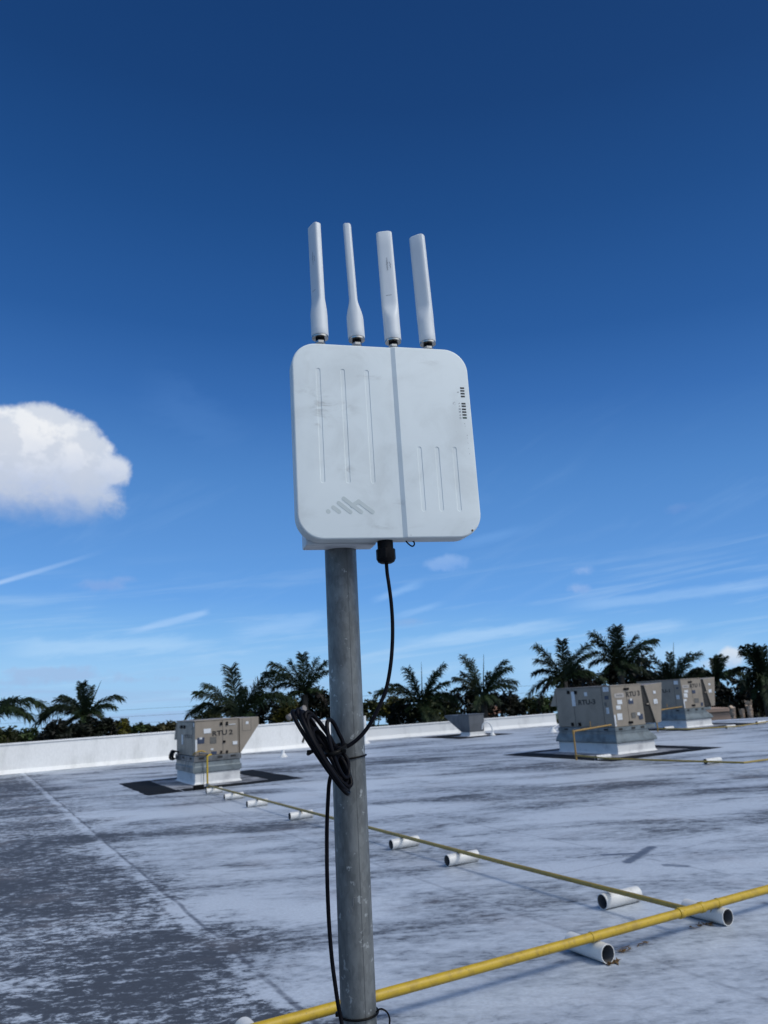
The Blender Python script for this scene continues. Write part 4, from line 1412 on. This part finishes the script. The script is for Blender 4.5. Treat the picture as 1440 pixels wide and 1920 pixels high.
LB, LO, LY, LG, LBR = M['leaf_black'], M['leaf_olive'], M['leaf_yellow'], M['leaf_green'], M['leaf_brown']
for (x, y, rx, ry, Y, mat, lab) in (
        (12, 1390, 26, 22, 40, LO, 'olive bush behind the white wall at the far left edge'),
        (48, 1388, 26, 20, 41, LG, 'green bush under the arching fronds at the left'),
        (125, 1385, 66, 30, 40, LB, 'very dark bush at the foot of the bushy left palm'),
        (190, 1372, 30, 26, 41, LB, 'dark bush right of the bushy left palm trunk'),
        (226, 1366, 20, 15, 58, LY, 'pale yellow-green tree over the white wall, left of three small ones'),
        (262, 1370, 20, 11, 60, LG, 'small green tree over the white wall, middle of three small ones'),
        (310, 1367, 24, 14, 60, LBR, 'small brownish tree over the white wall just left of the RTU 2 unit'),
        (418, 1350, 55, 24, 52, LO, 'olive tree behind the top of the RTU 2 unit'),
        (505, 1345, 45, 26, 50, LB, 'dark tree between the RTU 2 unit and the floodlight'),
        (540, 1338, 34, 22, 48, LY, 'yellowish shrub left of the floodlight'),
        (592, 1330, 40, 36, 50, LB, 'dark shrub behind the floodlight'),
        (695, 1335, 30, 24, 52, LO, 'olive tree just right of the steel pole'),
        (738, 1332, 26, 20, 50, LY, 'yellow-green shrub seen through the loop of the hanging cable'),
        (765, 1345, 38, 28, 47, LB, 'dark shrub behind the low wall under the cable side palm'),
        (822, 1340, 40, 30, 46, LO, 'olive shrub left of the grey vent hood'),
        (870, 1330, 44, 30, 48, LB, 'dark shrub behind the grey vent hood'),
        (940, 1325, 46, 32, 47, LB, 'dark round shrub right of the grey vent hood'),
        (995, 1330, 36, 16, 56, LO, 'olive hedge tree left of the RTU-3 unit'),
        (1022, 1322, 24, 20, 54, LG, 'green tree touching the left end of the RTU-3 unit'),
        (1090, 1282, 60, 26, 48, LB, 'dark tree behind the left half of the RTU-3 unit'),
        (1185, 1270, 66, 34, 48, LB, 'dark tree behind the right half of the RTU-3 unit'),
        (1275, 1290, 60, 26, 48, LB, 'dark tree behind the RTU 1 unit'),
        (1312, 1272, 22, 14, 54, LO, 'olive tree top right above the RTU 1 unit'),
        (1352, 1318, 34, 40, 42, LB, 'dark tree immediately right of the RTU 1 unit'),
        (1425, 1312, 52, 40, 42, LB, 'very dark tree at the right edge'),
        (1345, 1330, 30, 20, 52, LO, 'olive shrub above the tan building')):
    tree((x, y), rx, ry, Y, mat, lab, int(x * 3 + y), n=int(700 + rx * ry * 1.1), leaf=.15 if Y < 55 else .2)

# a far wood along the horizon
m = MB()
rnd = random.Random(77)
for i in range(9000):
    a = rnd.uniform(-.75, .75); Yf = rnd.uniform(150, 190)
    x = math.tan(a) * Yf
    top = 3.0 + 1.6 * mnoise.noise(Vector((x * .06, 0, 0))) + 1.2 * mnoise.noise(Vector((x * .23, 3, 0)))
    z = ground_z(Yf) + rnd.uniform(0, 1) ** .6 * (top + 1.5)
    p = Vector((x, Yf, z)); L = rnd.uniform(.5, 1.1)
    d = Vector((rnd.gauss(0, 1), rnd.gauss(0, .5), rnd.gauss(0, .7))).normalized(); e = d.cross(Vector((0, 1, rnd.gauss(0, .3)))).normalized()
    m.poly([p - d * L, p - e * L * .6, p + d * L, p + e * L * .6])
tag(m.build('distant_wood', LBR), 'far line of trees along the horizon', 'trees', kind='stuff')

# neighbouring buildings glimpsed beyond the roof edge
def building(px0, px1, ytop, Y, name, label, mat, roof, depth=8, pitch=.0):
    a = at(px0, ytop, Y); b2 = at(px1, ytop - (px1 - px0) * .063, Y)
    gz0 = ground_z(Y)
    t = thing(name, label, 'building', (a.x, a.y, gz0))
    w = b2.x - a.x; h = a.z - gz0
    m = MB(); m.box((0, 0, 0), (w, depth, h)); m.build('wall', mat, t)
    m = MB()
    if pitch: m.loft([[(q, -.4, h + .02), (q, depth / 2, h + pitch), (q, depth + .4, h + .02)] for q in (-.4, w + .4)])
    else: m.box((-.1, -.1, h + .003), (w + .1, depth + .1, h + .15))
    m.build('roof', roof, t)
    return t
building(1318, 1370, 1336.5, 37.5, 'neighbouring_building', 'plain tan building wall beyond the roof right of the RTU 1 unit', M['tan'], M['tan'])
building(915, 934, 1340, 52, 'neighbouring_house', 'small orange-roofed house glimpsed right of the grey vent hood', M['tan'], M['roof_tile'], 5, .5)


def boots(px, h, w, Y, label, seed):
    rnd = random.Random(seed)
    P = at(px[0], px[1], Y); gz0 = ground_z(Y)
    t = thing('pruned_palm_trunk', label, 'palm trunk', (P.x, P.y, gz0), 0, 'pale pruned palm trunks')
    H = P.z - gz0
    k = Y / F
    m = MB(); m.tube([(0, 0, 0), (0, 0, H), (0, 0, H + h * k * .8)], [w * k * .28, w * k * .28, w * k * .32], 12); m.build('trunk', M['boots'], t, smooth=50)
    m = MB()
    for i in range(90):
        a = rnd.uniform(0, math.tau); z = H + rnd.uniform(-.3, 1) * h * k
        r0 = w * k * .26; f = (z - H) / (h * k)
        p = Vector((math.cos(a) * r0, math.sin(a) * r0, z)); o = Vector((math.cos(a), math.sin(a), 1.5)).normalized()
        s = Vector((-math.sin(a), math.cos(a), 0)) * .09
        L = (.16 + .25 * max(f, 0)) * w * k
        m.poly([p - s, p + s, p + o * L + s * .5, p + o * L - s * .5])
    m.build('frond_stubs', M['boots'], t)
    return t
boots((1376, 1348), 20, 12, 35, 'pale pruned palm trunk leaning left beyond the roof edge at the right', 1)
boots((1393, 1347), 14, 11, 35, 'short pale pruned palm trunk between two taller ones at the right', 2)
boots((1408, 1347), 28, 14, 35, 'tallest pale pruned palm trunk with a brown cut top at the right', 3)

# power lines far off
def wires(px0, px1, Y, label, n=3, gap=11):
    for i in range(n):
        a = at(px0[0], px0[1] + gap * i, Y); b2 = at(px1[0], px1[1] + gap * i, Y)
        m = MB(); pts = []
        for k in range(17):
            s = k / 16; p = a.lerp(b2, s); p.z -= 2.2 * s * (1 - s); pts.append(p)
        m.tube(pts, .022, 5)
        tag(m.build('power_line', M['rail']), label, 'power line', 'distant power lines')
wires((-400, 1365), (1900, 1225), 140, 'thin dark power line crossing the sky behind the palms', 3, 13)

# ------------------------------------------------------------------ sky, sun
SUN_AZ, SUN_EL = R(114), R(46)          # from +Y towards +X: behind the camera, to the right
sun_dir = Vector((math.sin(SUN_AZ) * math.cos(SUN_EL), math.cos(SUN_AZ) * math.cos(SUN_EL), math.sin(SUN_EL)))
world = bpy.data.worlds.new('World')
scene.world = world
world.use_nodes = True
t = NT(world.node_tree)
bg = world.node_tree.nodes['Background']
gen = t.new('ShaderNodeTexCoord').outputs['Generated']
sky = t.new('ShaderNodeTexSky', sky_type='NISHITA')
sky.sun_disc = False
sky.sun_elevation = SUN_EL; sky.sun_rotation = SUN_AZ
sky.altitude = 0; sky.air_density = 1.0; sky.dust_density = 0.6; sky.ozone_density = 2.0
sepd = t.new('ShaderNodeSeparateXYZ'); t.put(sepd.inputs[0], gen)
DX, DY, DZ = sepd.outputs
DEG = 180 / math.pi
az = t.mul(t.math('ARCTAN2', DX, DY), DEG)
el = t.mul(t.math('ARCSINE', t.dot(gen, tuple(TRUE_UP))), DEG)
ramp = t.new('ShaderNodeValToRGB')
t.put(ramp.inputs[0], t.math('DIVIDE', t.add(t.add(el, t.mul(az, 0.06)), 5.0), 65.0, clamp=True))
cr = ramp.color_ramp
stops = [(-5, (158, 196, 236)), (1, (158, 203, 243)), (3.6, (150, 200, 245)), (6, (126, 184, 240)), (8.8, (102, 163, 232)), (13, (90, 148, 217)),
         (17.5, (77, 134, 203)), (23, (54, 109, 180)), (28, (38, 91, 159)), (36, (26, 75, 137)), (43, (19, 63, 120)), (52, (15, 56, 110))]
while len(cr.elements) < len(stops): cr.elements.new(0.5)
for e, (deg, c) in zip(cr.elements, stops):
    e.position = (deg + 5) / 65.0; e.color = srgb(*c)
nish = t.mix(1.0, sky.outputs[0], (0.085, 0.085, 0.085), 'MULTIPLY')
col = t.mix(0.94, nish, ramp.outputs[0])


def azel(x, y):
    d = ray(x, y).normalized()
    return math.degrees(math.atan2(d.x, d.y)), math.degrees(math.asin(d.dot(TRUE_UP)))


PXD = math.degrees(1 / F)
# thin high streaks
sv = t.comb(t.mul(az, 0.028), t.add(t.mul(el, 0.42), t.mul(az, -0.030)), 2.3)
st1 = t.noise(sv, 2.2, 5, 0.62, 0.4)
win = t.mul(t.smooth(el, 1.0, 4.0), t.smooth(el, 13.5, 6.0))
stre = t.mul(t.mul(t.smooth(st1, 0.47, 0.80), win), 0.40)
col = t.mix(stre, col, srgb(200, 226, 250))
sv2 = t.comb(t.mul(az, 0.05), t.add(t.mul(el, 0.22), t.mul(az, -0.09)), 7.7)
st2 = t.noise(sv2, 2.0, 4, 0.6, 0.5)
win2 = t.mul(t.smooth(el, 6.0, 10.0), t.smooth(el, 24.0, 12.0))
col = t.mix(t.mul(t.mul(t.smooth(st2, 0.52, 0.85), win2), 0.16), col, srgb(150, 190, 238))
# grey-violet low cloud bars near the left horizon
sv3 = t.comb(t.mul(az, 0.07), t.mul(el, 0.55), 4.1)
st3 = t.noise(sv3, 1.6, 5, 0.62, 0.6)
win3 = t.mul(t.mul(t.smooth(el, 0.0, 1.0), t.smooth(el, 5.0, 3.0)), t.smooth(az, 2.0, -14.0))
col = t.mix(t.mul(t.mul(t.smooth(st3, 0.42, 0.66), win3), 0.65), col, srgb(156, 183, 222))


WISP_N = t.noise(t.comb(t.mul(az, .30), t.add(t.mul(el, 1.0), t.mul(az, -0.10)), 1.0), 1.0, 4, 0.62, 0.3)
PUFF_A = t.noise(t.comb(az, t.mul(el, 1.1), 5.0), 0.8, 4, 0.6)
PUFF_B = t.noise(t.comb(az, t.mul(el, 1.1), 3.0), 0.25, 2, 0.5)


def wisp(x0, y0, x1, y1, w, k, color, nscale=1.0, rag=.5, taper=(0.0, 0.0), seed=0.0):
    """a streak of cloud between two directions"""
    global col
    a0, e0 = azel(x0, y0); a1, e1 = azel(x1, y1)
    ck = math.cos(R((e0 + e1) / 2))
    dx, dy = (a1 - a0) * ck, e1 - e0
    L = math.hypot(dx, dy); ux, uy = dx / L, dy / L
    px_ = t.mul(t.sub(az, a0), ck); py_ = t.sub(el, e0)
    s = t.add(t.mul(px_, ux), t.mul(py_, uy)); q = t.add(t.mul(px_, -uy), t.mul(py_, ux))
    nz = WISP_N
    W = w * PXD
    body = t.smooth(t.add(t.math('ABSOLUTE', q), t.mul(t.sub(nz, .5), W * rag * 2)), W, W * .1)
    ends = t.mul(t.smooth(s, -L * .02, L * (.12 + taper[0])), t.smooth(s, L * 1.02, L * (.88 - taper[1])))
    f = t.mul(t.mul(body, ends), t.mul(t.smooth(nz, .15, .7, .6, 1.0), k))
    col = t.mix(f, col, srgb(*color))


wisp(-90, 1118, 212, 1028, 6, .95, (170, 203, 246), .8, .3, (0, .75), 1)                # contrail
wisp(225, 1190, 395, 1146, 9, .7, (170, 206, 248), 1.2, .7, (.2, 0), 2)
wisp(420, 1195, 640, 1150, 22, .55, (158, 200, 246), .9, .9, (.2, .2), 3)
wisp(690, 1130, 800, 1090, 10, .55, (150, 194, 245), 1.2, .7, (.2, .2), 4)
wisp(730, 1160, 840, 1128, 8, .55, (150, 194, 245), 1.2, .7, (.2, .3), 5)
wisp(700, 1215, 1080, 1165, 15, .58, (182, 216, 250), .8, .9, (.3, .2), 6)
wisp(1040, 1140, 1500, 1088, 13, .42, (170, 207, 248), .8, .9, (.1, .1), 7)
wisp(820, 1030, 1010, 985, 14, .28, (130, 180, 240), 1.0, .9, (.3, .3), 8)
wisp(1140, 1190, 1300, 1165, 14, .45, (176, 212, 250), .9, .9, (.2, .2), 9)
wisp(0, 1216, 420, 1205, 22, .5, (186, 220, 251), .7, 1.0, (.05, .2), 10)
wisp(240, 700, 470, 840, 60, .12, (110, 160, 225), .5, .9, (.3, .3), 11)
wisp(900, 1250, 1440, 1205, 24, .4, (190, 222, 250), .8, 1.0, (.2, .1), 12)


def puffs(lobes, bottom, color_top, color_low, opacity, soft, rag, nscale, seed, shade=True):
    """a heap of cloud: lobes in picture pixels turned into azimuth / elevation"""
    global col
    fld = None
    ys = []
    for (x, y, rx, ry) in lobes:
        a0, e0 = azel(x, y); ys.append(e0)
        ck = math.cos(R(e0))
        X = t.math('DIVIDE', t.mul(t.sub(az, a0), ck), rx * PXD); Yv = t.math('DIVIDE', t.sub(el, e0), ry * PXD)
        d = t.sub(1.0, t.math('SQRT', t.add(t.mul(X, X), t.mul(Yv, Yv))))
        d = t.mul(d, min(rx, ry) / 60.0)
        if fld is None: fld = d
        else:
            n = t.new('ShaderNodeMath', operation='SMOOTH_MAX'); t.put(n.inputs[0], fld); t.put(n.inputs[1], d); n.inputs[2].default_value = .18
            fld = n.outputs[0]
    if shade:
        v3 = t.comb(az, t.mul(el, 1.1), seed)
        nz = t.noise(v3, nscale, 7, 0.60, 0.2)
        nzl = t.noise(v3, nscale * .40, 2, 0.5)
        off = t.comb(t.add(az, 0.8), t.add(t.mul(el, 1.1), 0.9), seed)
        nzo = t.noise(off, nscale * .75, 4, 0.5)
        nzb = t.noise(v3, nscale * .75, 4, 0.5)
    else:
        nz, nzl = PUFF_A, PUFF_B
    if not shade: soft, rag = .16, rag * .55
    fld = t.add(fld, t.mul(t.sub(nz, .5), rag))
    fld = t.add(fld, t.mul(t.sub(nzl, .5), rag * .8))
    alpha = t.smooth(fld, 0.0, soft)
    eb = azel(lobes[0][0], bottom[0])[1]; et = azel(lobes[0][0], bottom[1])[1]
    tilt = t.mul(t.sub(az, azel(lobes[0][0], 0)[0]), 0.0)
    ev = t.add(el, t.mul(t.sub(nz, .5), 1.6))
    alpha = t.mul(alpha, t.smooth(ev, eb, eb + (et - eb) * .75))
    alpha = t.mul(alpha, opacity)
    low = t.smooth(ev, eb, et + (et - eb) * 1.4)
    c = t.mix(low, srgb(*color_low), srgb(*color_top))
    if shade:
        rel = t.smooth(t.sub(nzb, nzo), -.10, .10)
        c = t.mix(t.mul(t.sub(1.0, rel), .60), c, srgb(194, 204, 221))
        core = t.smooth(fld, .1, .9)
        c = t.mix(t.mul(t.sub(1.0, core), .22), c, srgb(186, 203, 228))
    col = t.mix(alpha, col, c)


puffs([(-60, 885, 150, 124), (70, 872, 100, 112), (118, 872, 84, 96), (92, 822, 62, 58), (20, 850, 90, 84), (166, 880, 52, 66), (208, 884, 36, 34), (70, 935, 150, 60), (132, 918, 66, 56)],
      (985, 880), (246, 247, 248), (160, 181, 218), 1.0, .25, .42, .75, 1.7)
puffs([(836, 1056, 46, 17), (855, 1060, 30, 13)], (1074, 1058), (148, 184, 234), (126, 171, 232), .72, .35, .45, .8, 5.1, False)
puffs([(1092, 1070, 22, 12)], (1088, 1066), (152, 184, 230), (138, 176, 231), .8, .35, .5, .9, 6.1, False)
puffs([(1086, 1104, 24, 11)], (1120, 1100), (152, 184, 230), (138, 176, 231), .8, .35, .5, .9, 7.1, False)
puffs([(1278, 953, 34, 13)], (968, 953), (108, 152, 212), (100, 146, 212), .7, .4, .5, .9, 8.1, False)
puffs([(195, 1098, 50, 14), (235, 1086, 30, 9)], (1116, 1098), (136, 172, 226), (126, 167, 227), .75, .4, .5, .8, 9.1, False)
puffs([(90, 1262, 90, 16), (30, 1280, 90, 14), (150, 1268, 60, 10), (250, 1275, 70, 8)], (1300, 1266), (160, 188, 226), (158, 190, 229), .75, .5, .7, .5, 10.1, False)
puffs([(765, 1168, 40, 10)], (1182, 1168), (150, 178, 220), (140, 180, 230), .5, .4, .5, .8, 11.1, False)
puffs([(1368, 1232, 24, 20), (1350, 1244, 40, 14)], (1270, 1240), (226, 232, 240), (170, 200, 236), .85, .3, .4, .9, 12.1, False)

# sun behind thin cloud; its broad bright glow is added out of view as fill
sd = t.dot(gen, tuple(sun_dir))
fill_veil = t.smooth(sd, 0.42, 0.98)
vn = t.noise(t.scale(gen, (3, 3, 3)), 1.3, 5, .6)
fill_veil = t.mul(fill_veil, t.smooth(vn, .2, .7, .55, 1.0))
fill_veil = t.mul(fill_veil, t.smooth(DY, 0.30, -0.15))
col = t.mix(fill_veil, col, (1.5, 1.62, 1.74))
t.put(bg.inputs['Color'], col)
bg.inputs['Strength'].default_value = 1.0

sun = bpy.data.lights.new('sun', 'SUN')
sun.energy = 1.6; sun.angle = R(14); sun.color = (1.0, 0.955, 0.88)
so = bpy.data.objects.new('sun', sun); COL.objects.link(so)
so.rotation_euler = (-sun_dir).to_track_quat('-Z', 'Y').to_euler()
so.location = (6, -6, 12)

# ------------------------------------------------------------------ camera
cd = bpy.data.cameras.new('camera')
co_ = bpy.data.objects.new('camera', cd); COL.objects.link(co_)
co_.matrix_world = Matrix.Translation(CAM) @ Matrix((cam_right, cam_up, -fwd)).transposed().to_4x4()
cd.sensor_fit = 'VERTICAL'; cd.sensor_height = 36.0; cd.sensor_width = 27.0
cd.lens = 36.0 * F / 1920.0
cd.clip_start = 0.05; cd.clip_end = 9000
cd.dof.use_dof = True
cd.dof.focus_distance = 1.42
cd.dof.aperture_fstop = 10.0
scene.camera = co_
scene.view_settings.view_transform = 'Standard'
scene.view_settings.look = 'None'
scene.view_settings.exposure = 0
scene.view_settings.gamma = 1
scene.render.engine = 'CYCLES'
scene.cycles.use_denoising = True
scene.cycles.max_bounces = 4
scene.cycles.diffuse_bounces = 2
scene.cycles.glossy_bounces = 2
world.cycles.sampling_method = 'MANUAL'
world.cycles.sample_map_resolution = 512
